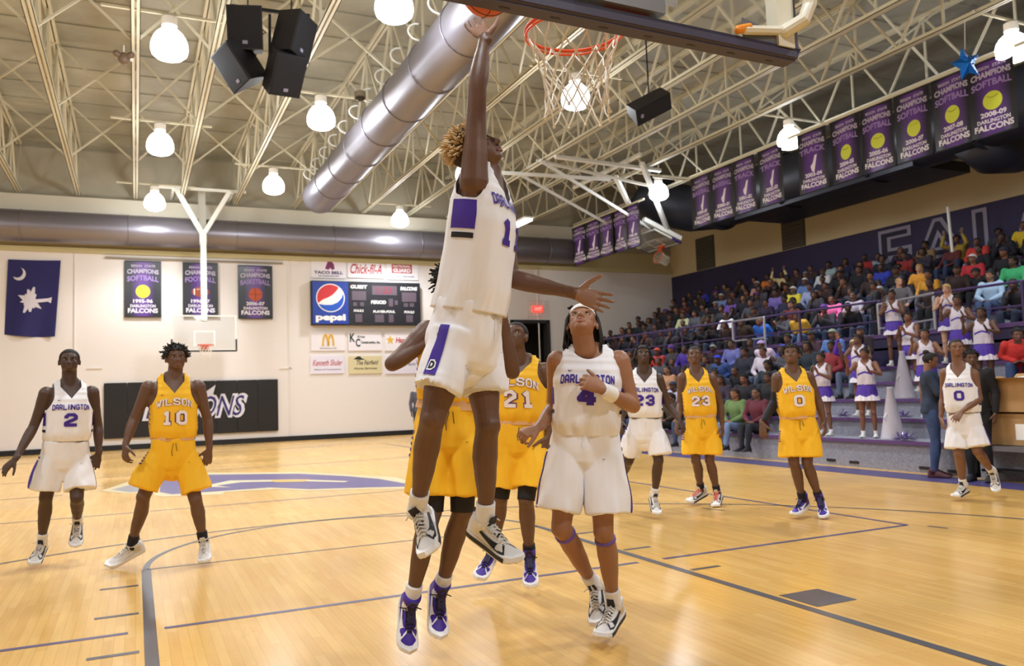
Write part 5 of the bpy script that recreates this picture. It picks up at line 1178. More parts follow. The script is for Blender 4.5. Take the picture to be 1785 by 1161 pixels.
def skin(nm, col): 
    if nm not in SKINS: SKINS[nm] = mat('skin_'+nm, col, .48, bump=(160, .12, .001), noise_col=(7, .07), spec=.45)
    return SKINS[nm]
M_JW = mat('jersey_white', 'eeeef4', .75, bump=(55, .12, .002)); M_JY = mat('jersey_gold', 'f8c020', .7, bump=(55, .12, .002)); M_JP = mat('jersey_purple', '3d1f94', .65); M_JB = mat('jersey_black', '17151c', .7)
M_NY = mat('number_white', 'efe6ea', .7); M_NYE = mat('number_edge', '6b3a66', .7)
M_SOCKW = mat('sock_white', 'e6e4e4', .85, bump=(200, .4, .002)); M_SOCKB = mat('sock_black', '19181d', .85)
def ground_pt(px, py): return onZ(px, py, 0)
def player(lab, D, P, face, team, num, sk, hair, haircol, shoe, s_=1.0, vox=.007, seed=1.0, hands=None, hs=1.0, headup=None, neck='V', shirt_v0=.27, tuck=True, tv=0.0, pan=None, st0=.10, face_cam=1.0, wb=.035, sleeve=.128, hem=.80, sock='W', extra=None, gaze=None, base=None, name=None, num_x=0, slim=1.0, feetup=None, av=.73, flare=.125, soff=.02):
    """P: joint -> (px, py, extra depth)"""
    pc_ = (P['sR'][0]+P['sL'][0])/2; tn = (pc_-PW/2)/F_PX*face_cam      # turn the figure to face the viewer's side of the court
    J = {k: U(v[0], v[1], D+(v[2] if len(v) > 2 else 0)-tn*(v[0]-pc_)/F_PX*D*{'k': .5, 'a': 0, 't': 0}.get(k[0], 1)) for k, v in P.items()}
    b = Body(J, s_, face, headup, slim); b.hs = hs; b.seed = seed; b.skin = sk[0]; b.palm = sk[2]; b.hands = hands or {}
    if tuck: b.tuck = shirt_v0
    if gaze is not None: b.gaze = Vector(gaze)
    an = (J['aR']+J['aL'])/2; t = thing('person', lab, 'person', (an.x, an.y, min(J['tR'].z, J['tL'].z, .0 if base is None else base)))
    t.location.z = max(0, min(J['tR'].z, J['tL'].z)-.02)
    link('body', skin_mesh(b, vox, 3), t)
    hm = mat('hair_'+haircol, haircol, .75); h = hair_mesh(b, hair, t, hm); eyes(b, t, sk[1])
    W_ = team == 'W'; mj = M_JW if W_ else M_JY
    je = jersey(b, mj, t, shirt_v0, neck, sleeve=sleeve, av=av); sh, sme = shorts(b, mj, t, hem, flare=flare, off=soff)
    fn = torso_fn(b, .0075)
    kv = 1/b.L
    if W_:
        strokes('DARLINGTON', lambda x, y: fn(x, y*kv), .275*s_, .050*s_, num_x, (.745+tv)*b.L, 1.5, 2.3, mb=None, arc=.006).build('team_name', M_JP, je)
        strokes(num, lambda x, y: fn(x, y*kv), (.075 if len(num) == 1 else .17)*s_, .118*s_, num_x, (.50+tv)*b.L, 1.9, 2.6).build('number', M_JP, je)
    else:
        for th, m_, off, nm in ((1.9, M_NYE, .0065, 'team_name_edge'), (1.25, M_NY, .0085, 'team_name')):
            fo = torso_fn(b, off); strokes('WILSON', lambda x, y: fo(x, y*kv), .255*s_, .060*s_, num_x, (.705*b.L), th, 2.3, arc=.03, serif=True).build(nm, m_, je)
        for th, m_, off, nm in ((2.5, M_NYE, .0065, 'number_edge'), (1.6, M_NY, .0085, 'number')):
            fo = torso_fn(b, off); strokes(num, lambda x, y: fo(x, y*kv), (.075 if len(num) == 1 else .16)*s_, .12*s_, num_x, (.47*b.L), th, 2.6).build(nm, m_, je)
    if not W_:
        rings = [[b.tor(v, 2*math.pi*i/48, (.027+.002*math.sin(i*2.1))*s_) for i in range(48)] for v in (shirt_v0-wb, shirt_v0-wb*.5, shirt_v0, shirt_v0+.02)]
        link('waistband', loft_mesh(rings).mesh('waistband', mat('waist_lining', 'dcae80', .8), True), sh)
    # maker's tick on the chest and the shorts
    m = MB(); tk = [(0, 0), (.008, -.006), (.03, .006), (.010, 0.0), (.004, .004)]
    poly_fill(m, tk, lambda x, y: torso_fn(b, .006)(x-.095*s_, .90+y*kv)); m.build('chest_tick', M_JP if W_ else mat('tick_grey', '8a5a30', .6), je)
    for q in ('R', 'L'):
        if W_:
            if pan and q == 'R': torso_patch(b, je, M_JP, *pan[0], 'side_panel'); torso_patch(b, je, M_JB, *pan[1], 'side_bar')
            else: torso_patch(b, je, M_JP, (math.pi-.35 if q == 'R' else .0), (math.pi+.0 if q == 'R' else .35), .50, .70, 'side_panel'); torso_patch(b, je, M_JB, (math.pi-.4 if q == 'R' else .0), (math.pi+.0 if q == 'R' else .4), .40, .44, 'side_bar')
            leg_stripe(b, sme, sh, q, M_JP, -.30, .22, st0, hem-.01+(.05 if st0 < 0 else 0), 'side_panel')
            if st0 > 0: leg_stripe(b, sme, sh, q, M_JB, -.34, .26, .02, .06, 'side_bar', nt=4)
        else:
            for i in range(6):
                torso_patch(b, je, M_JP, (math.pi-.30 if q == 'R' else .05), (math.pi-.05 if q == 'R' else .30), max(.12, shirt_v0+.03)+.075*i, max(.12, shirt_v0+.03)+.015+.075*i, 'side_slash', sk=(.05 if q == 'R' else -.05), n=3)
            for i in range(5):
                leg_stripe(b, sme, sh, q, M_JP, -.15, .45, .03+.07*i, .06+.07*i, 'side_slash', nt=2, nx=4)
    m = MB(); hp, kn = J['hL'], J['kL']; P_ = []; A_ = []; c0 = hp.lerp(kn, .12)+b.F*.2+b.lat(0)*.02
    S_ = stick(sme, [c0+b.lat(0)*x+b.U*y for x, y in tk], [hp.lerp(kn, .12)]*5, .003); m.add(S_, [(0, 1, 4), (1, 2, 3), (1, 3, 4)]); m.build('shorts_tick', M_JB if W_ else M_JB, sh)
    # drawstring
    m = MB(); w0 = stick(sme, [b.tor(.2, math.pi/2+.02, .1), b.tor(.08, math.pi/2+.08, .1), b.tor(.02, math.pi/2+.05, .1), b.tor(.2, math.pi/2-.05, .1), b.tor(.09, math.pi/2-.1, .1)], [b.pc+b.U*b.L*.2, b.pc+b.U*b.L*.08, b.pc+b.U*b.L*.02, b.pc+b.U*b.L*.2, b.pc+b.U*b.L*.09], .004)
    m.tube(w0[:3], .0022, 5); m.tube(w0[3:], .0022, 5); m.build('drawstring', M_JW if W_ else M_JB, sh)
    ms = M_SOCKW if sock == 'W' else M_SOCKB
    for q in 'RL':
        limb_tube(b, 'calf', q, .80, 1.06, .007*s_, ms, t, 'sock')
        an, to, kn = J['a'+q], J['t'+q], J['k'+q]; up = (kn-an)
        if feetup and q in feetup: up = Vector(feetup[q])
        put_shoe(shoe, an, to, up, t, s_)
    if extra: extra(b, t, je, sh, sme, h)
    settle2(t); return t, b
def settle2(root):
    m = Matrix.Translation(-Vector(root.location))
    for c in root.children:
        if '_l' in c: del c['_l']; continue
        c.matrix_parent_inverse = m
fwh = V(fwd.x, fwd.y, 0).normalized()
def C_(r, u, f): return rgt*r+V(0, 0, u)+fwh*f
SK_D = (skin('deep', '4b362c'), mat('lip_deep', '5d3833', .4), skin('palm_deep', '6f4f42')); SK_M = (skin('medium', '654736'), mat('lip_medium', '7a4a42', .4), skin('palm_medium', '8f6a55')); SK_B = (skin('brown', '7b5540'), mat('lip_brown', '8c5a4b', .4), skin('palm_brown', 'b08568')); SK_L = (skin('light_brown', '996c50'), mat('lip_light', 'a06458', .4), skin('palm_light', 'c49a80'))
M_SLEEVE = mat('compression_black', '121117', .7); M_BAND = mat('band_white', 'eceae8', .85, bump=(180, .4, .002)); M_KB = mat('knee_band', '6a4fae', .6)
def headband(b, t, m, u0=.046, r=.013):
    F, U_, L_ = b.hF, b.hU, b.hL; c = b.J['head']; k = b.s*b.hs; rings = []
    for dz in (-r, -r*.4, r*.4, r):
        rings.append([c+(F*(-.010+.1015*math.cos(a))+L_*(.083*math.sin(a))+U_*(u0+dz+.018*math.cos(a)))*k for a in np.linspace(0, 2*math.pi, 33)[:-1]])
    o = link('headband', loft_mesh(rings).mesh('headband', m, True), t); o.modifiers.new('t', 'SOLIDIFY').thickness = .006
# ---- far left pair
player('player in white 2 jersey walking left with arms low', 7.1,
    dict(head=(121, 630), sR=(81, 686), sL=(160, 684), eR=(58, 745), wR=(27, 800, -.1), eL=(171, 744), wL=(172, 791, -.06), hR=(95, 797), hL=(134, 797), kR=(80, 868, -.06), kL=(134, 868, -.10), aR=(73, 944), aL=(135, 908, .12), tR=(57, 983, -.18), tL=(131, 958, -.02)),
    C_(.42, .16, -.85), 'W', '2', SK_D, 'short', '0f0c0c', 'wb', .97, seed=1.3, hands=dict(R=dict(d=C_(-.55, -.6, -.2), n=C_(.3, -.3, .8), curl=.3), L=dict(d=C_(-.25, -.9, -.1), n=C_(-.5, -.1, .8), curl=.45)))
player('player in yellow 10 jersey striding beside the white number 2', 6.95,
    dict(head=(307, 625), sR=(259, 676), sL=(345, 674), eR=(233, 732), wR=(218, 777, -.08), eL=(362, 731), wL=(365, 783, -.06), hR=(281, 793), hL=(321, 793), kR=(250, 866, -.10), kL=(341, 872, -.06), aR=(230, 950, -.05), aL=(354, 940, 0), tR=(180, 990, -.16), tL=(356, 984, -.2)),
    C_(.5, .14, -.82), 'Y', '10', SK_M, 'twist', '14100f', 'wh', .985, seed=2.7, sock='B', hands=dict(R=dict(d=C_(.1, -.95, -.2), n=C_(.5, 0, .8), curl=.6), L=dict(d=C_(-.15, -.95, -.1), n=C_(-.6, 0, .7), curl=.5)))
# ---- yellow 21 under the basket
def ex21(b, t, je, sh, sme, h):
    limb_tube(b, 'thigh', 'L', .62, 1.0, .006, M_SLEEVE, t, 'leg_sleeve'); limb_tube(b, 'thigh', 'R', .62, 1.0, .006, M_SLEEVE, t, 'leg_sleeve')
player('player in yellow 21 jersey looking up behind the jumper', 5.55,
    dict(head=(899, 588), sR=(868, 640, .05), sL=(949, 647), eR=(852, 700, .1), wR=(880, 745, -.05), eL=(965, 712), wL=(955, 762, -.06), hR=(885, 768), hL=(928, 768), kR=(872, 868, -.03), kL=(917, 872, -.10), aR=(858, 960, .18), aL=(923, 967, 0), tR=(832, 1010, .02), tL=(925, 1020, -.16)),
    C_(-.35, .38, -.85), 'Y', '21', SK_M, 'bald', '1a1413', 'pu', .96, seed=4.1, sock='B', extra=ex21, hands=dict(R=dict(curl=.5), L=dict(d=C_(-.3, -.9, -.2), n=C_(-.7, 0, .6), curl=.9)))
# ---- white 4
def ex4(b, t, je, sh, sme, h):
    headband(b, t, M_BAND); limb_tube(b, 'fore', 'L', 0.70, 1.02, .013, M_BAND, t, 'wristband')
    for q in 'RL': limb_tube(b, 'calf', q, .10, .135, .006, M_KB, t, 'knee_band', 3)
player('player in white 4 jersey and headband gazing up', 4.45,
    dict(head=(1015, 566, -.02), sR=(972, 630), sL=(1079, 630), eR=(965, 712, .08), wR=(938, 746, -.12), eL=(1104, 708, -.02), wL=(1052, 680, -.20), hR=(995, 778), hL=(1046, 778), kR=(978, 920, -.10), kL=(1052, 926, -.10), aR=(1035, 1020, .18), aL=(1070, 1052, 0), tR=(1040, 1082, .02), tL=(1046, 1106, -.18)),
    C_(-.12, .72, -.66), 'W', '4', SK_L, 'locs', '1c1411', 'wb', .975, vox=.0055, seed=5.5, neck='C', sleeve=.168, shirt_v0=.15, extra=ex4, gaze=C_(-.15, .95, -.4),
    hands=dict(R=dict(d=C_(-.8, -.25, -.4), n=C_(.1, -.7, .5), curl=1.15, thumb=.1), L=dict(d=C_(-.85, .45, -.15), n=C_(.1, -.35, .9), curl=.85, thumb=.1)))
# ---- right group
player('player in white 23 jersey stepping behind number 4', 8.6,
    dict(head=(1121, 620), sR=(1100, 659), sL=(1147, 660), eR=(1088, 700, .05), wR=(1083, 735, -.1), eL=(1166, 708), wL=(1184, 732, -.1), hR=(1111, 751), hL=(1139, 751), kR=(1096, 803, .05), kL=(1148, 803, -.08), aR=(1076, 846, .45), aL=(1141, 862), tR=(1070, 875, .4), tL=(1147, 899, -.18)),
    C_(-.05, .35, -.92), 'W', '23', SK_D, 'shortlocs', '14100f', 'wb', .96, seed=6.6, hands=dict(R=dict(curl=.6), L=dict(d=C_(.35, -.8, -.2), n=C_(-.6, -.2, .6), curl=.5)))
player('player in yellow 23 jersey with orange-laced shoes', 9.3,
    dict(head=(1211, 620), sR=(1189, 659), sL=(1240, 660), eR=(1186, 705, .03), wR=(1181, 736, -.1), eL=(1256, 705), wL=(1259, 741, -.05), hR=(1210, 747), hL=(1236, 747), kR=(1213, 803, -.04), kL=(1237, 803, -.04), aR=(1222, 852, .1), aL=(1250, 857), tR=(1199, 874, 0), tL=(1246, 881, -.18)),
    C_(-.25, .18, -.92), 'Y', '23', SK_M, 'short', '14100f', 'wo', .97, face_cam=.3, seed=7.7, sock='B', hands=dict(R=dict(d=C_(-.2, -.9, -.2), curl=.5), L=dict(d=C_(0, -1, -.1), n=C_(-.7, 0, .5), curl=.5)))
def ex0(b, t, je, sh, sme, h):
    limb_tube(b, 'upper', 'R', .55, 1.05, .004, M_SLEEVE, t, 'arm_sleeve'); limb_tube(b, 'fore', 'R', 0, .93, .004, M_SLEEVE, t, 'arm_sleeve')
player('player in yellow 0 jersey with one black arm sleeve', 8.25,
    dict(head=(1380, 619), sR=(1355, 659), sL=(1409, 657), eR=(1351, 701, .03), wR=(1328, 738, -.06), eL=(1426, 697), wL=(1437, 734, -.05), hR=(1378, 749), hL=(1407, 749), kR=(1384, 808, -.05), kL=(1407, 808, -.05), aR=(1399, 870, .05), aL=(1428, 868), tR=(1381, 898, -.1), tL=(1437, 903, -.18)),
    C_(-.45, .3, -.84), 'Y', '0', SK_M, 'afro', '17110e', 'pu', .965, face_cam=.2, seed=8.8, sock='B', extra=ex0, hands=dict(R=dict(d=C_(0, -1, -.25), n=C_(.6, 0, .6), curl=.3), L=dict(d=C_(0, -1, -.2), n=C_(-.7, 0, .5), curl=.4)))
player('player in white 0 jersey walking at the right side', 9.1,
    dict(head=(1667, 607), sR=(1648, 650), sL=(1697, 652), eR=(1644, 696, .05), wR=(1640, 727, -.02), eL=(1707, 695, -.02), wL=(1676, 718, -.2), hR=(1669, 743), hL=(1694, 743), kR=(1671, 792, -.06), kL=(1704, 787, -.10), aR=(1679, 845, 0), aL=(1729, 822, .15), tR=(1660, 868, -.14), tL=(1737, 858, .05)),
    C_(-.32, .1, -.94), 'W', '0', SK_B, 'short', '17110e', 'wb', .93, seed=9.9, hands=dict(R=dict(d=C_(0, -1, -.1), curl=.6), L=dict(d=C_(-.7, -.5, -.3), n=C_(-.2, -.8, .3), curl=.4)))
# ---- defender behind the jumper
def exD(b, t, je, sh, sme, h):
    for q in 'RL': limb_tube(b, 'thigh', q, .60, 1.0, .006, M_SLEEVE, t, 'leg_sleeve')
player('player in yellow jersey jumping behind the shooter, face hidden', 4.25,
    dict(head=(792, 492, .02), sR=(745, 578), sL=(848, 572), eR=(684, 634, -.12), wR=(748, 596, -.05), eL=(893, 648, 0), wL=(878, 560, -.05), hR=(757, 748), hL=(808, 748), kR=(752, 892, -.08), kL=(806, 892, -.05), aR=(716, 1050, 0), aL=(768, 1028, .08), tR=(712, 1138, -.12), tL=(766, 1118, -.06)),
    C_(.2, .5, -.8), 'Y', '3', SK_M, 'twist', '0f0c0c', 'pu', .985, vox=.0055, seed=3.3, shirt_v0=.30, wb=.085, extra=exD, hands=dict(R=dict(d=C_(.7, .5, 0), n=C_(0, -.3, .9), curl=.4), L=dict(d=C_(-.05, 1, -.1), n=C_(-.7, 0, -.5), curl=.35)))
# ---- the jumping shooter
def exJ(b, t, je, sh, sme, h):
    # undershorts showing below the hem
    mb = MB()
    for q in 'RL':
        hp, kn = b.J['h'+q], b.J['k'+q]; p = [hp.lerp(kn, x) for x in (.35, .48, .58, .64)]; mb = MB(); mb.tube(p, [.102, .100, .098, .096], 28, flat=True); mb.build('undershorts', mat('liner_white', 'dedbd6', .8), sh, smooth=True)
    hp, kn = b.J['hR'], b.J['kR']; ax = (kn-hp).normalized(); o = -b.lat(0); o = (o-ax*o.dot(ax)).normalized(); f = b.F-ax*b.F.dot(ax); f = (f-o*f.dot(o)).normalized()
    def crest(pts, off, m, nm):
        c = hp.lerp(kn, .42); w_ = stick(sme, [c+(o*math.cos(x*7-.05)+f*math.sin(x*7-.05))*.2-ax*y for x, y in pts], [c-ax*y for x, y in pts], off); mb = MB()
        from mathutils.geometry import tessellate_polygon
        mb.add(w_, [tuple(q) for q in tessellate_polygon([[V(x, y, 0) for x, y in pts]])]); mb.build(nm, m, sh)
    crest([(-.022, -.024), (-.022, .024), (.008, .026), (.024, .012), (.026, -.010), (.010, -.026)], .0075, M_JW, 'crest_edge'); crest([(-.016, -.018), (-.016, .018), (.006, .019), (.018, .008), (.018, -.008), (.006, -.019)], .009, M_JB, 'crest_letter'); crest([(-.004, -.008), (-.004, .008), (.004, .008), (.008, .003), (.008, -.003), (.004, -.008)], .0105, M_JW, 'crest_centre')
player('shooter in white jersey leaping with right arm stretched to the rim', 3.62,
    dict(head=(829, 262, .02), sR=(826, 318, -.10), sL=(868, 366, .18), eR=(832, 152, -.06), wR=(845, 66, .02), eL=(892, 486, .14), wL=(1001, 511, -.02), hR=(790, 592, -.10), hL=(832, 592, .11), kR=(754, 730, -.18), kL=(850, 742, .0), aR=(727, 888, .05), aL=(846, 908, .10), tR=(742, 952, -.10), tL=(902, 972, -.02)),
    C_(.80, .60, -.10), 'W', '11', SK_M, 'blond', 'c6a87c', 'wb', 1.0, vox=.005, seed=.4, hem=.50, shirt_v0=.19, tuck=False, st0=-.10, tv=.15, pan=((math.pi-.28, math.pi+.42, .70, .89), (math.pi-.26, math.pi+.36, .64, .675)), extra=exJ, sleeve=.128, av=.90, flare=.106, soff=.026, headup=C_(-.6, .8, 0),
    feetup=dict(R=C_(-.35, .5, -.6), L=C_(.25, .85, -.45)),
    hands=dict(R=dict(d=C_(-.32, .72, .62), n=C_(-.1, .62, -.78), curl=[.12, .1, .12, .2], thumb=.6, spread=.12), L=dict(d=C_(.93, -.34, -.1), n=C_(.05, .15, -1), curl=[.08, .06, .06, .08], spread=.10, thumb=.75)))
# ================================================================ THE CROWD
def obmat(name, rough=.8, nz=None): 
    m = mat(name, 'ffffff', rough, objcol=True, noise_col=nz); return m
M_CSK = obmat('crowd_skin', .5); M_CTOP = obmat('crowd_cloth', .85, (14, .12)); M_CPA = obmat('crowd_trousers', .85, (14, .12)); M_CHA = obmat('crowd_hair', .8); M_CSH = obmat('crowd_shoe', .6)
def local_body(J, s_, face, seed=1.0, hs=1.0, hands=None, slim=1.0):
    b = Body(J, s_, face, None, slim); b.hs = hs; b.seed = seed; b.skin = M_CSK; b.hands = hands or {}; b.palm = None; return b
def cloth_mesh(b, kind, vox=.013):
    mb = MB(); n = 20; k = b.s; J = b.J
    if kind == 'top':
        vv = np.linspace(-.06, 1.1, 14); off = lambda v: (.022+.012*max(0, .5-v))*k
        vs = [b.tor(v, 2*math.pi*i/n, off(v)) for v in vv for i in range(n)]
        mb.add(vs, [tuple(reversed(range(n)))]+[(r*n+i, r*n+(i+1) % n, (r+1)*n+(i+1) % n, (r+1)*n+i) for r in range(len(vv)-1) for i in range(n)]+[tuple(range((len(vv)-1)*n, len(vv)*n))])
        for s_ in 'RL':
            p, r = b.limb('upper', J['s'+s_], J['e'+s_], 5, .016*k); mb.tube(p, r, 12); mb.ell(J['s'+s_], V(.075, 0, 0)*k, V(0, .075, 0)*k, V(0, 0, .075)*k)
            mb.tube([b.pc+b.U*b.L*.95+b.lat(1)*(.06 if s_ == 'L' else -.06)*k, J['s'+s_]], [.07*k, .066*k], 12)
            p, r = b.limb('fore', J['e'+s_], J['w'+s_], 5, .013*k, 0, .92); mb.tube(p, r, 12)
    else:
        vv = np.linspace(-.24, .16, 6); vs = [b.tor(v, 2*math.pi*i/n, .016*k) for v in vv for i in range(n)]
        mb.add(vs, [tuple(reversed(range(n)))]+[(r*n+i, r*n+(i+1) % n, (r+1)*n+(i+1) % n, (r+1)*n+i) for r in range(len(vv)-1) for i in range(n)]+[tuple(range((len(vv)-1)*n, len(vv)*n))])
        for s_ in 'RL':
            fd = J['t'+s_]-J['a'+s_]; b.calf_back = V(0, 0, 0)
            p, r = b.limb('thigh', J['h'+s_], J['k'+s_], 5, .010*k); mb.tube(p, r, 12); p, r = b.limb('calf', J['k'+s_], J['a'+s_], 5, .014*k); mb.tube(p, r, 12)
    me = remesh(mb, vox, 2, kind, M_CTOP if kind == 'top' else M_CPA)
    sd = b.seed
    def fn(co):
        return np.array([noise.noise(V(c[0]*11+sd, c[1]*11, c[2]*6))*.011 for c in co])
    displace(me, fn); return me
def seated(hand='knees', lean=.0, turn=0.0, knee=.0, legs=.14):
    J = dict(hR=(.13, .09, .10), hL=(.13, -.09, .10), sR=(.08-lean, .175, .555-lean*.35), sL=(.08-lean, -.175, .555-lean*.35), head=(.04-lean*1.25, 0, .735-lean*.5),
             kR=(-.30, legs+knee, .16), kL=(-.30, -legs, .16), aR=(-.34, legs-.02, -.20), aL=(-.34, -legs+.02, -.20), tR=(-.53, legs, -.27), tL=(-.53, -legs, -.27))
    hd = {}
    if hand == 'knees': J.update(eR=(-.02-lean*.6, .25, .33-lean*.2), wR=(-.21, .15, .245), eL=(-.02-lean*.6, -.25, .33-lean*.2), wL=(-.21, -.15, .245)); hd = dict(R=dict(d=(-1, -.2, -.2), n=(0, 0, -1)), L=dict(d=(-1, .2, -.2), n=(0, 0, -1)))
    if hand == 'clap': J.update(eR=(-.10, .24, .34), wR=(-.24, .06, .46), eL=(-.10, -.24, .34), wL=(-.24, -.06, .46)); hd = dict(R=dict(d=(-.4, -.3, 1), n=(0, -1, 0), curl=.15), L=dict(d=(-.4, .3, 1), n=(0, 1, 0), curl=.15))
    if hand == 'lap': J.update(eR=(-.0, .24, .32), wR=(-.13, .05, .23), eL=(-.0, -.24, .32), wL=(-.13, -.05, .23)); hd = dict(R=dict(d=(-.5, -1, 0), n=(0, 0, -1)), L=dict(d=(-.5, 1, 0), n=(0, 0, -1)))
    if hand == 'chin': J.update(eR=(-.22, .15, .24), wR=(-.20, .06, .46), eL=(-.05, -.24, .30), wL=(-.22, -.05, .22)); hd = dict(R=dict(d=(.1, -.2, 1), n=(.8, -.4, 0), curl=.6), L=dict(d=(-.5, 1, 0), n=(0, 0, -1)))
    if hand == 'up': J.update(eR=(-.12, .30, .60), wR=(-.14, .22, .84), eL=(-.12, -.30, .60), wL=(-.14, -.22, .84)); hd = dict(R=dict(d=(0, 0, 1), n=(-1, 0, 0), curl=.1), L=dict(d=(0, 0, 1), n=(-1, 0, 0), curl=.1))
    return J, hd
def standing(hand='down', st=0.0):
    J = dict(hR=(0, .09, .90), hL=(0, -.09, .90), sR=(.0, .175, 1.40), sL=(.0, -.175, 1.40), head=(-.03, 0, 1.60), kR=(-.02, .10, .48), kL=(-.02-st*.3, -.10, .48), aR=(.02, .11, .10), aL=(.02, -.11, .10), tR=(-.18, .13, .03), tL=(-.18, -.13, .03))
    hd = {}
    if hand == 'down': J.update(eR=(.02, .24, 1.13), wR=(-.04, .24, .88), eL=(.02, -.24, 1.13), wL=(-.04, -.24, .88))
    if hand == 'rail': J.update(eR=(-.10, .27, 1.16), wR=(-.30, .22, 1.03), eL=(-.10, -.27, 1.16), wL=(-.30, -.22, 1.03)); hd = dict(R=dict(d=(-1, 0, -.2), n=(0, 0, -1), curl=.7), L=dict(d=(-1, 0, -.2), n=(0, 0, -1), curl=.7))
    if hand == 'hips': J.update(eR=(.06, .36, 1.16), wR=(-.04, .18, 1.0), eL=(.06, -.36, 1.16), wL=(-.04, -.18, 1.0))
    if hand == 'clap': J.update(eR=(-.13, .25, 1.17), wR=(-.28, .07, 1.28), eL=(-.13, -.25, 1.17), wL=(-.28, -.07, 1.28)); hd = dict(R=dict(d=(-.3, -.3, 1), n=(0, -1, 0), curl=.1), L=dict(d=(-.3, .3, 1), n=(0, 1, 0), curl=.1))
    if hand == 'wave': J.update(eR=(-.12, .30, 1.22), wR=(-.26, .28, 1.40), eL=(-.13, -.28, 1.20), wL=(-.30, -.10, 1.26)); hd = dict(R=dict(d=(-.2, .1, 1), n=(-.7, -.7, 0), curl=.1), L=dict(d=(-.6, .2, .7), n=(0, 1, 0), curl=.2))
    if hand == 'phone': J.update(eR=(-.10, .22, 1.15), wR=(-.25, .06, 1.22), eL=(-.08, -.24, 1.14), wL=(-.20, -.02, 1.15)); hd = dict(R=dict(d=(-.5, -.5, .6), n=(.5, -.5, 0), curl=.8), L=dict(d=(-.3, .8, .3), n=(.5, .5, .4), curl=.6))
    return J, hd
POSES = {}
def pose_set(nm, J, hd, sd, face=(-.93, -.30, .02), vox=.013, s_=.93):
    b = local_body(J, s_, Vector(face), sd, 1.0, hd)
    POSES[nm] = dict(b=b, skin=skin_mesh(b, .011, 2, True, headonly=True), top=cloth_mesh(b, 'top', vox), pants=cloth_mesh(b, 'pants', vox), head=b.J['head'].copy())
for nm, (J, hd), sd, fc in (('knees', seated('knees'), 1, (-.95, -.25, 0)), ('clap', seated('clap', .05), 2, (-.9, -.4, .05)), ('lap', seated('lap', -.02, legs=.09), 3, (-.95, .1, 0)), ('chin', seated('chin', .12), 4, (-.85, -.45, 0)), ('lean', seated('lap', .20), 5, (-.95, -.2, -.1)), ('up', seated('up'), 6, (-.9, -.4, .1)),
                    ('stand', standing('down'), 7, (-.85, -.5, 0)), ('rail', standing('rail'), 8, (-.75, -.65, 0)), ('hips', standing('hips'), 9, (-.9, -.4, .1)), ('phone', standing('phone'), 10, (-.9, 0, -.35))):
    pose_set(nm, J, hd, sd, fc)
HAIRS = {}
class _B: pass
for st in ('short', 'afro', 'long', 'pony', 'bun', 'cap', 'beanie', 'shortlocs', 'bald'):
    hb = _B(); hb.hF = V(-1, 0, 0); hb.hU = V(0, 0, 1); hb.hL = V(0, -1, 0); hb.J = {'head': V(0, 0, 0)}; hb.s = .93; hb.hs = 1.0; hb.seed = 3.0
    tmp = thing('tmp', '', ''); o = hair_mesh(hb, st, tmp, M_CHA); HAIRS[st] = o.data; bpy.data.objects.remove(o); bpy.data.objects.remove(tmp)
shoe_l = SHOES['bk']
CSHOE = shoe_l['upper'].copy(); CSHOE.materials.clear(); CSHOE.materials.append(M_CSH)
EYE_M = MB(); 
for s_ in (-1, 1): EYE_M.ell((-.0665*.93-.004, s_*.031*.93, .006), (.009, 0, 0), (0, .012, 0), (0, 0, .006), 8, 6)
EYE_ME = EYE_M.mesh('eyes', M_IRIS, True)
def person(pose, loc, rz, top, pants, skn, hairst, hairc, label, group=None, sc=1.0, shoec='26242a', cat='person', full=True, name='person', mirror=False):
    P_ = POSES[pose]; t = thing(name, label, cat, loc, group); t.rotation_euler = (0, 0, rz); t.scale = (sc, sc*(-1 if mirror else 1), sc)
    link('body', P_['skin'], t, color=hx(skn)); link('shirt', P_['top'], t, color=hx(top)); link('trousers', P_['pants'], t, color=hx(pants))
    f = P_['b'].hF; a = math.atan2(-f.y, -f.x)
    h = link('hair' if hairst not in ('cap', 'beanie') else hairst, HAIRS[hairst], t, color=hx(hairc)); h.location = P_['head']; h.rotation_euler = (0, 0, a)
    e = link('eyes', EYE_ME, t); e.location = P_['head']; e.rotation_euler = (0, 0, a)
    if full:
        J = P_['b'].J
        for q in 'RL':
            o = link('shoe', CSHOE, t, color=hx(shoec)); d = J['t'+q]-J['a'+q]; o.location = J['a'+q]; o.rotation_euler = (0, 0, math.atan2(d.y, d.x))
    return t
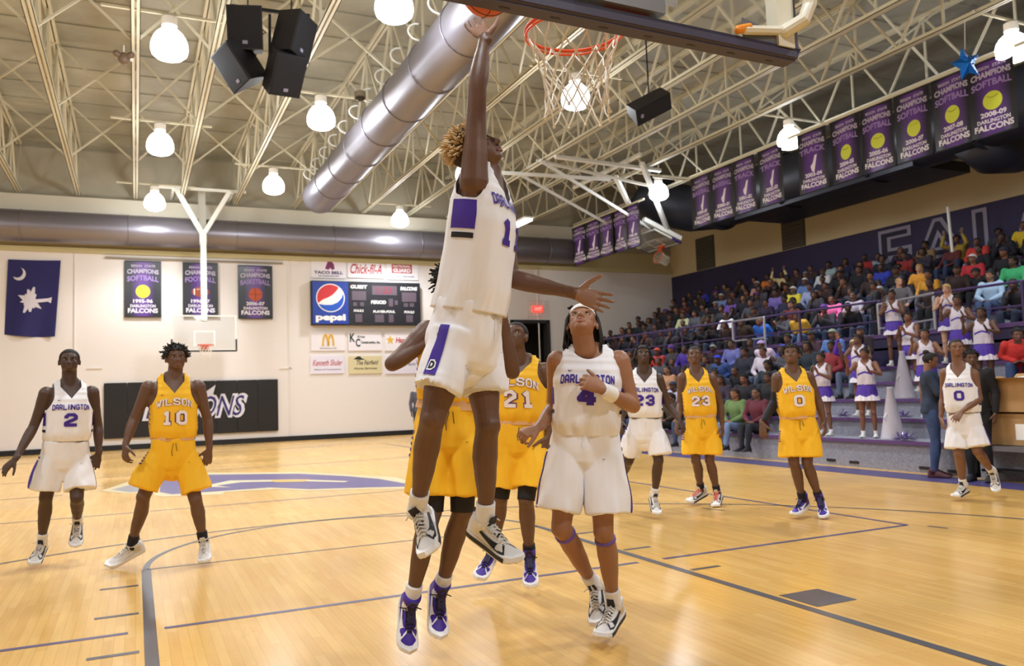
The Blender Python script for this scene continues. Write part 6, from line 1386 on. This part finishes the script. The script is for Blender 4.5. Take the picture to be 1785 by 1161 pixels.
# colour notes taken from the photograph: where in the crowd, the top, a word for it, pose, hair, special label
NOTE = [
 (1382, 535, 'f0e24a', 'bright yellow poncho', 'lap', 'cap', 'f2f0f0', 'spectator in a bright yellow poncho and white cap behind the rail', '6b5a4a'),
 (1336, 570, '2f6fd8', 'royal blue', 'lean', 'bald', '8d6a55', 'bald man in a royal blue shirt leaning by the silver rail', '7a4f3b'),
 (1266, 575, 'e6e2ee', 'white', 'knees', 'short', '', 'spectator in a big white shirt just behind the purple posts', '5d4030'),
 (1190, 562, 'cfd6a8', 'pale green', 'lap', 'short', '', 'spectator in pale green with a yellow scarf in mid crowd', '6e4b3a'),
 (1258, 540, '6f86b8', 'denim blue', 'knees', 'cap', 'cfcab8', 'man in a denim blue jacket and tan cap in mid crowd', '6e4b3a'),
 (1274, 548, '7a55b8', 'lilac', 'lap', 'short', '', 'spectator in lilac beside the denim jacket', '5d4030'),
 (1398, 515, '6a8ac8', 'light denim', 'knees', 'cap', 'e8e6ea', 'spectator in a light denim jacket and white cap, high in the stand', '6e4b3a'),
 (1408, 530, 'a8b4e0', 'pale blue', 'lap', 'short', '', 'spectator wrapped in pale blue, beside the yellow poncho', '6e4b3a'),
 (1436, 478, '9fb5b8', 'pale grey hoodie', 'knees', 'afro', '', 'spectator in a pale grey hoodie, upper rows', '5d4030'),
 (1440, 498, 'd8d8de', 'white front', 'lap', 'cap', '3a3a40', 'spectator with a white-fronted sweatshirt, upper rows', '5d4030'),
 (1461, 558, 'ee6fae', 'bright pink', 'knees', 'short', '', 'girl in a bright pink T-shirt behind the rail', '7a4f3b'),
 (1503, 540, 'b5aebf', 'pale mauve', 'lap', 'short', '', 'spectator in pale mauve beside the leaning boy in black', '6e4b3a'),
 (1405, 560, 'd8a93a', 'mustard', 'lean', 'bun', '', 'spectator in mustard under a dark coat behind the rail', '6e4b3a'),
 (1634, 503, 'c98f2c', 'mustard sweater', 'lap', 'short', '', 'spectator in a mustard sweater behind the rail', '7a4f3b'),
 (1616, 496, 'e8a23a', 'orange and white', 'knees', 'long', 'a9854a', 'fair-haired spectator in orange and white stripes', 'c79a80'),
 (1687, 492, 'b9303a', 'red striped', 'lap', 'cap', 'e6e2e6', 'spectator in a red striped shirt and pale cap', '8a6048'),
 (1747, 520, '9ab4cf', 'light denim', 'lap', 'bun', '', 'smiling spectator in a light denim jacket at the right', '8a6048'),
 (1775, 480, '3aa56a', 'green', 'lap', 'afro', '', 'spectator in green at the right edge', '5d4030'),
 (1588, 460, '8c2a2a', 'dark red striped', 'lap', 'short', '', 'spectator in dark red stripes, high rows', '5d4030'),
 (1505, 440, 'a02a2a', 'red', 'knees', 'short', '', 'spectator in a red top near the purple wall', '4f342a'),
 (1540, 426, '8d97a8', 'grey', 'lean', 'short', '', 'spectator in a grey top below the painted letters', '5d4030'),
 (1635, 455, '8d7350', 'tan coat', 'lap', 'afro', '', 'spectator in a tan coat in the high rows', '5d4030'),
 (1688, 435, 'c23a34', 'bright red', 'knees', 'short', '', 'child in bright red in the high rows', '5d4030'),
 (1715, 436, '1c1c22', 'black', 'lap', 'short', '', 'spectator in a black sweatshirt with a white chest mark', '5d4030'),
 (1775, 425, 'd9b92c', 'yellow', 'knees', 'short', '', 'spectator in a yellow T-shirt at the far right, high rows', '6e4b3a'),
 (1328, 510, 'b88a86', 'dusty pink', 'lap', 'cap', 'b9b0a8', 'spectator in a dusty pink coat, upper rows', '5d4030'),
 (1344, 528, '7f6fc0', 'violet', 'lap', 'short', '', 'spectator with a violet front, mid rows', '5d4030'),
 (1340, 487, 'd97a2c', 'orange', 'lap', 'short', '', 'spectator in orange, far up the stand', '4f342a'),
 (1365, 462, 'd8c890', 'cream and yellow', 'up', 'short', '', 'spectator with raised arms in cream, upper rows', '5d4030'),
 (1545, 490, '2f3fae', 'blue', 'knees', 'short', '', 'spectator in blue behind the boy in grey', '4f342a'),
 (1225, 517, '3c3fa8', 'royal blue', 'lean', 'short', '', 'spectator in royal blue with folded arms, upper rows', '5d4030'),
]
LOWN = [
 (1277, 612, '6f74b8', 'periwinkle', 'lap', 'short', '', 'woman in a periwinkle top behind the yellow 23', '6e4b3a'),
 (1300, 600, '1d1d24', 'black jacket', 'knees', 'short', '', 'man in a black jacket beside the aisle', '5d4030'),
 (1328, 615, 'e3cfe2', 'pale pink', 'lean', 'beanie', 'b79ad0', 'spectator in pale pink with a lilac hat', '5d4030'),
 (1320, 595, 'cfc6d6', 'pale lilac shirt', 'lap', 'short', '', 'spectator in a pale lilac shirt, second row of the far block', '7a4f3b'),
 (1352, 607, '3348c0', 'blue vest', 'lap', 'bun', '', 'spectator in a blue vest and white sleeves', '6e4b3a'),
 (1262, 648, '39538f', 'denim blue', 'lean', 'cap', '2f3fd0', 'spectator in denim with a bright blue cap', '5d4030'),
 (1290, 722, '5f7a4a', 'olive green', 'lap', 'long', '2a1a14', 'woman in an olive green sweater on the front row', '8a6048'),
 (1318, 720, '5a2030', 'maroon', 'lap', 'short', '', 'bearded man in a maroon shirt on the front row', '6e4b3a'),
 (1334, 683, '1a1a22', 'black', 'lap', 'long', '15100f', 'woman in black behind the maroon shirt', '5d4030'),
 (1272, 690, '33283a', 'dark plum', 'knees', 'long', '15100f', 'woman in dark plum beside the olive sweater', '6e4b3a'),
 (1178, 690, 'c7c4e0', 'white and lilac', 'lean', 'cap', '20304a', 'spectator in white and lilac between the two 23s', '5d4030'),
 (1152, 640, 'c0392f', 'red', 'lap', 'cap', 'd04a2c', 'spectator in red with a red cap behind the white 23', '5d4030'),
 (1163, 665, 'b98a6a', 'tan', 'lap', 'short', '', 'spectator in tan behind the white 23', '8a6048'),
 (1188, 630, '4a2f9a', 'purple', 'knees', 'short', '', 'spectator in purple, upper part of the far block', '5d4030'),
 (1415, 610, '4c3340', 'dark maroon', 'lap', 'cap', '23242c', 'man in a dark maroon top and dark cap behind the yellow 0', '6e4b3a'),
 (1445, 602, '5f86c8', 'light blue denim', 'lap', 'cap', '9aa89a', 'man in a blue denim jacket and grey cap behind the cheerleaders', '6e4b3a'),
 (1476, 600, '2a2026', 'black over maroon', 'lap', 'cap', '2c3a5a', 'man in a black jacket and navy cap behind the cheerleaders', '6e4b3a'),
 (1518, 597, '5b2fa0', 'bright purple', 'up', 'short', 'd8d49a', 'pale-haired spectator in bright purple with raised arms', '7a4f3b'),
 (1735, 590, '8c3038', 'dark red', 'lap', 'bun', '', 'spectator in dark red with a purple jacket on the lap', '5d4030'),
]
DARK = [('1c1c24', 'black'), ('22202c', 'charcoal'), ('2a2c3c', 'navy'), ('33303c', 'slate'), ('2e2440', 'dark purple'), ('3a2a2a', 'dark brown'), ('24303a', 'dark teal'), ('3a3a44', 'grey'), ('301a22', 'wine'), ('3c2f24', 'brown'), ('191922', 'black'), ('1f2130', 'navy'), ('4c4c58', 'mid grey'), ('2b2e50', 'dusky blue'), ('5c2626', 'brick red'), ('1c1a24', 'charcoal')]
PANTS = ['181b24', '222a42', '2c3a58', '17171b', '36405a', '1e1b22']
SKC = ['4f342a', '5d4030', '6e4b3a', '7a4f3b', '8a6048']
ORD = ['first', 'second', 'third', 'fourth', 'fifth', 'sixth', 'seventh', 'eighth', 'ninth', 'tenth', 'eleventh', 'twelfth', 'thirteenth', 'fourteenth', 'fifteenth', 'sixteenth', 'seventeenth', 'eighteenth', 'nineteenth', 'twentieth', 'twenty-first', 'twenty-second', 'twenty-third', 'twenty-fourth', 'twenty-fifth', 'twenty-sixth', 'twenty-seventh', 'twenty-eighth', 'twenty-ninth', 'thirtieth', 'thirty-first', 'thirty-second', 'thirty-third']
rs = random.Random(11)
def fill(rows, ylo, yhi, notes, tag_, gap, skip=lambda j, y, px, py: False, z_off=0):
    seats = []
    for j, (xa, z1) in enumerate(rows):
        y = yhi-rs.uniform(0, .3)
        while y > ylo:
            px, py, D = project(V(xa+.08, y, z1+.40))
            if px < 1840 and not skip(j, y, px, py): seats.append([j, xa, z1, y, px, py, None])
            y -= gap*rs.uniform(.9, 1.15)
    for nt in notes:
        best = min((s_ for s_ in seats if s_[6] is None), key=lambda s_: (s_[4]-nt[0])**2+(s_[5]-nt[1])**2)
        best[6] = nt
    cnt = {}
    for s_ in sorted(seats, key=lambda q: (q[0], -q[3])):
        j, xa, z1, y, px, py, nt = s_; cnt[j] = cnt.get(j, 0)+1
        sc = rs.uniform(.93, 1.06); rz = rs.uniform(-.15, .42)
        if nt: person(nt[4], (xa+.04, y, z1), .2, nt[2], rs.choice(['3a4c70', '55607a', '20242e', '6b7fa8']), nt[8], nt[5], nt[6] or '14100f', nt[7], sc=1.0, full=(px > 1000))
        else:
            if rs.random() < .07: continue
            c, cn = rs.choice(DARK); hs_ = rs.choice(['short', 'short', 'afro', 'long', 'pony', 'bun', 'cap', 'beanie', 'shortlocs']); po = rs.choice(['knees', 'clap', 'lap', 'chin', 'lean', 'lap', 'knees', 'clap'])
            hc = rs.choice(['14100f', '1a1412', '241812']) if hs_ not in ('cap', 'beanie') else rs.choice(['22222a', '5a2f8a', '8a8a90', '2a2a40'])
            w_ = {'cap': 'cap', 'beanie': 'knit hat'}.get(hs_)
            lab = '%s-clad spectator%s, %s from the far end, %s row, %s' % (cn, ' in a '+w_ if w_ else '', ORD[min(cnt[j], 33)-1], ORD[j], tag_)
            person(po, (xa+.04, y, z1), rz, c, rs.choice(PANTS), rs.choice(SKC), hs_, hc, lab, 'crowd in the '+tag_, sc, full=(j < 4 and tag_ == 'lower bleacher'), mirror=False)
fill(UR, 8.1, 25.4, NOTE, 'upper stand', .66, skip=lambda j, y, px, py: (j == 0 and 1500 < px < 1610) or (j == 6 and 1635 < px < 1700) or (j > 4 and 1640 < px < 1690 and False) or (px > 1500 and rs.random() < (.45 if j < 2 else .18)))
fill(LR[0:5], 10.3, 22.0, LOWN, 'lower bleacher', .64, skip=lambda j, y, px, py: (px > 1350 and j < 2) or (px > 1395 and j < 3) or (px > 1530 and j < 5) or (j == 0 and px > 1335))
p = onX(1740, 590, 13.3)
# people on the rail and on the floor
q = onX(1568, 545, 14.2); person('rail', (14.25, q.y, 2.0), .5, '5d5a60', '3a3538', 'c79a80', 'short', '9a7a4a', 'boy in a grey T-shirt with gold lettering leaning on the rail', sc=.84)
q = onX(1522, 545, 14.2); person('rail', (14.3, q.y, 2.0), -.6, '1e1d26', '1b1b20', '6e4b3a', 'afro', '14100f', 'boy in a black jacket leaning over the rail beside the grey shirt', sc=.84)
q = onX(1665, 480, 18.3); person('up', (18.6, onX(1665, 400, 18.6).y, 4.05), .2, '9a8430', '2b3550', '5d4030', 'afro', '14100f', 'spectator in an olive yellow top with raised arms beside the white pole')
q = ground_pt(1632, 822); pn = person('phone', (q.x*.945, q.y*.945, 0), math.pi*.70, '26324a', '33456e', '8a6048', 'bun', '1a1412', 'person in a navy top and jeans standing with their back turned by the bleacher', shoec='4a1f2a', sc=1.0)
q = onX(1690, 700, 11.0); person('stand', (9.95, onX(1700, 700, 9.95).y, 0), .3, '16151a', '16151a', '5d4030', 'afro', '14100f', 'person in black standing behind the white number 0 player')
q = U(731, 742, 23.5); person('stand', (q.x, q.y, 0), math.pi/2, '50505e', '3a3c48', '5d4030', 'short', '14100f', 'person in grey standing far off by the wall left of the shooter', sc=1.0)
person('stand', (13.1, YW+.9, 0), math.pi/2, '2f2f8a', '22222e', '5d4030', 'cap', '26262e', 'person in blue standing inside the dark doorway')
person('stand', (12.3, 25.6, 0), math.pi/2-.4, '1b1b24', '1b1b20', '6e4b3a', 'afro', '14100f', 'person in black standing at the end of the bleachers by the doorway')
q = onX(1755, 600, 12.7); person('lean', (12.45, onX(1775, 600, 12.45).y, 1.34), .6, 'c8322e', '33456e', '6e4b3a', 'bun', '14100f', 'person in a red top leaning over at the right edge with a white jacket')
for (px, j, lab, c) in ((1062, 0, 'seated spectator in dark blue on the first row beside the white 4', '2a2c4c'), (1090, 0, 'seated spectator in purple on the first row behind the white 23', '3a2a6a')): pass
# ---------------------------------------------------------------- cheerleaders
M_CH = mat('cheer_white', 'd8cfdc', .7); M_CHP = mat('cheer_purple', '4a2aa0', .6); M_CHW = mat('cheer_hem', 'e6e0ea', .7)
def cheer(lab, loc, rz, pose, skn, hair, face, sc=.9, hc='15100f', kneel=False):
    J, hd = pose
    if kneel: J = dict(J); J.update(kR=(-.36, .16, .78), aR=(-.30, .15, .42), tR=(-.50, .16, .34), hR=(.0, .09, .84), hL=(.0, -.09, .84))
    b = Body(J, .93, Vector(face), None, .90); b.hs = 1.0; b.seed = loc[1]; b.skin = skin('cheer_'+skn, skn); b.hands = hd; b.palm = None
    t = thing('person', lab, 'person', loc, 'cheerleaders on the bleacher steps'); t.rotation_euler = (0, 0, rz); t.scale = (sc*1.05,)*3
    link('body', skin_mesh(b, .009, 3), t); hair_mesh(b, hair, t, mat('hair_'+hc, hc, .75)); eyes(b, t, mat('lip_brown', '8c5a4b', .4))
    je = jersey(b, M_CH, t, .22, 'V', base=.012, sleeve=.125); je.name = 'cheer_top'; n = 9
    for th0, th1, v0, v1, m_ in ((math.pi/2-.9, math.pi/2, .56, .66, M_CHP), (math.pi/2, math.pi/2+.9, .66, .56, M_CHP)):
        mb = MB(); P_ = []
        for i in range(n+1):
            th = th0+(th1-th0)*i/n; v = v0+(v1-v0)*i/n
            P_ += [b.tor(v, th, jersey_off(b, v, th, .012)+.004), b.tor(v+.07, th, jersey_off(b, v+.07, th, .012)+.004)]
        mb.add(P_, [(2*i, 2*i+2, 2*i+3, 2*i+1) for i in range(n)]); mb.build('chevron', m_, je, smooth=True)
    N = 72; rings = []; hem = []
    for r in range(10):
        u = r/9; v = .24-.62*u; fl = .010+.062*u**1.1
        ring = [b.tor(max(v, -.14), 2*math.pi*i/N, fl*(1+.16*math.sin(i*math.pi/2.25)*u)+.012)+b.U*(min(0, v+.14)*b.L) for i in range(N)]; rings.append(ring)
    sk_ = link('skirt', loft_mesh(rings).mesh('skirt', M_CHP, True), t); sk_.modifiers.new('t', 'SOLIDIFY').thickness = .004
    mb = MB(); P_ = []
    for i in range(N+1):
        i_ = i % N; z = 1.9+1.3*abs(((i/6) % 2)-1); k_ = 9-z; a = rings[int(k_)][i_].lerp(rings[min(9, int(k_)+1)][i_], k_-int(k_)); c = (a-(b.pc+b.U*((a-b.pc).dot(b.U)))).normalized()*.006; lo = rings[9][i_]; P_ += [a+c, lo+c-b.U*.005]
        md = rings[8][i_]; 
    mb.add(P_, [(2*i, 2*i+1, 2*i+3, 2*i+2) for i in range(N)]); mb.build('hem_band', M_CHW, sk_, smooth=True)
    for q in 'RL':
        limb_tube(b, 'calf', q, .90, 1.05, .006, M_SOCKW, t, 'sock'); J_ = b.J
        o = link('shoe', SHOES['wh']['upper'], t); d = J_['t'+q]-J_['a'+q]; o.location = J_['a'+q]; o.rotation_euler = (0, 0, math.atan2(d.y, d.x)); o.scale = (.9,)*3; link('sole', SHOES['wh']['sole'], o)
    return t
def cl(px, x): return onX(px, 700, x).y
cheer('cheerleader clapping at the left end, behind the yellow 0 player', (10.62, cl(1436, 10.62), .44), .25, standing('clap'), '6e4b3a', 'bun', (-.9, .35, .05), 0.791)
cheer('front cheerleader clapping with arms out left of the front cone', (10.62, cl(1512, 10.62), .44), .6, standing('wave'), '7a4f3b', 'bun', (-.8, .5, 0), 0.800)
cheer('cheerleader one row behind the front clapping girl', (11.5, cl(1503, 11.5), .73), .35, standing('wave'), '6e4b3a', 'pony', (-.8, .45, 0), 0.800)
cheer('tall cheerleader clapping highest in the middle, above the cones', (13.0, cl(1567, 13.0)+0, 1.60), .45, standing('clap'), '6e4b3a', 'bun', (-.9, .1, .1), 0.800)
cheer('smiling cheerleader stepping down between the cones and navy top', (12.25, cl(1594, 12.25), 1.12), .1, standing('clap'), '7a4f3b', 'bun', (-.9, -.1, .25), 0.774)
cheer('cheerleader facing left with palms out behind the navy top', (11.45, cl(1619, 11.45), .73), .9, standing('wave'), '8a6048', 'pony', (-.8, .6, .05), 0.791)
cheer('blonde cheerleader clapping near the purple rail', (13.25, cl(1664, 13.25), 1.60), .5, standing('clap'), 'c79a80', 'long', (-.95, .2, 0), .80, hc='b99a62')
cheer('dark-haired cheerleader in front of the blonde one', (12.7, cl(1681, 12.7), 1.31), .6, standing('wave'), '6e4b3a', 'long', (-.85, .4, .05), 0.800)
cheer('cheerleader with hand raised standing behind the cardboard boxes', (12.2, cl(1722, 12.2), 1.02), .5, standing('wave'), '5d4030', 'long', (-.9, .3, .1), 0.800)
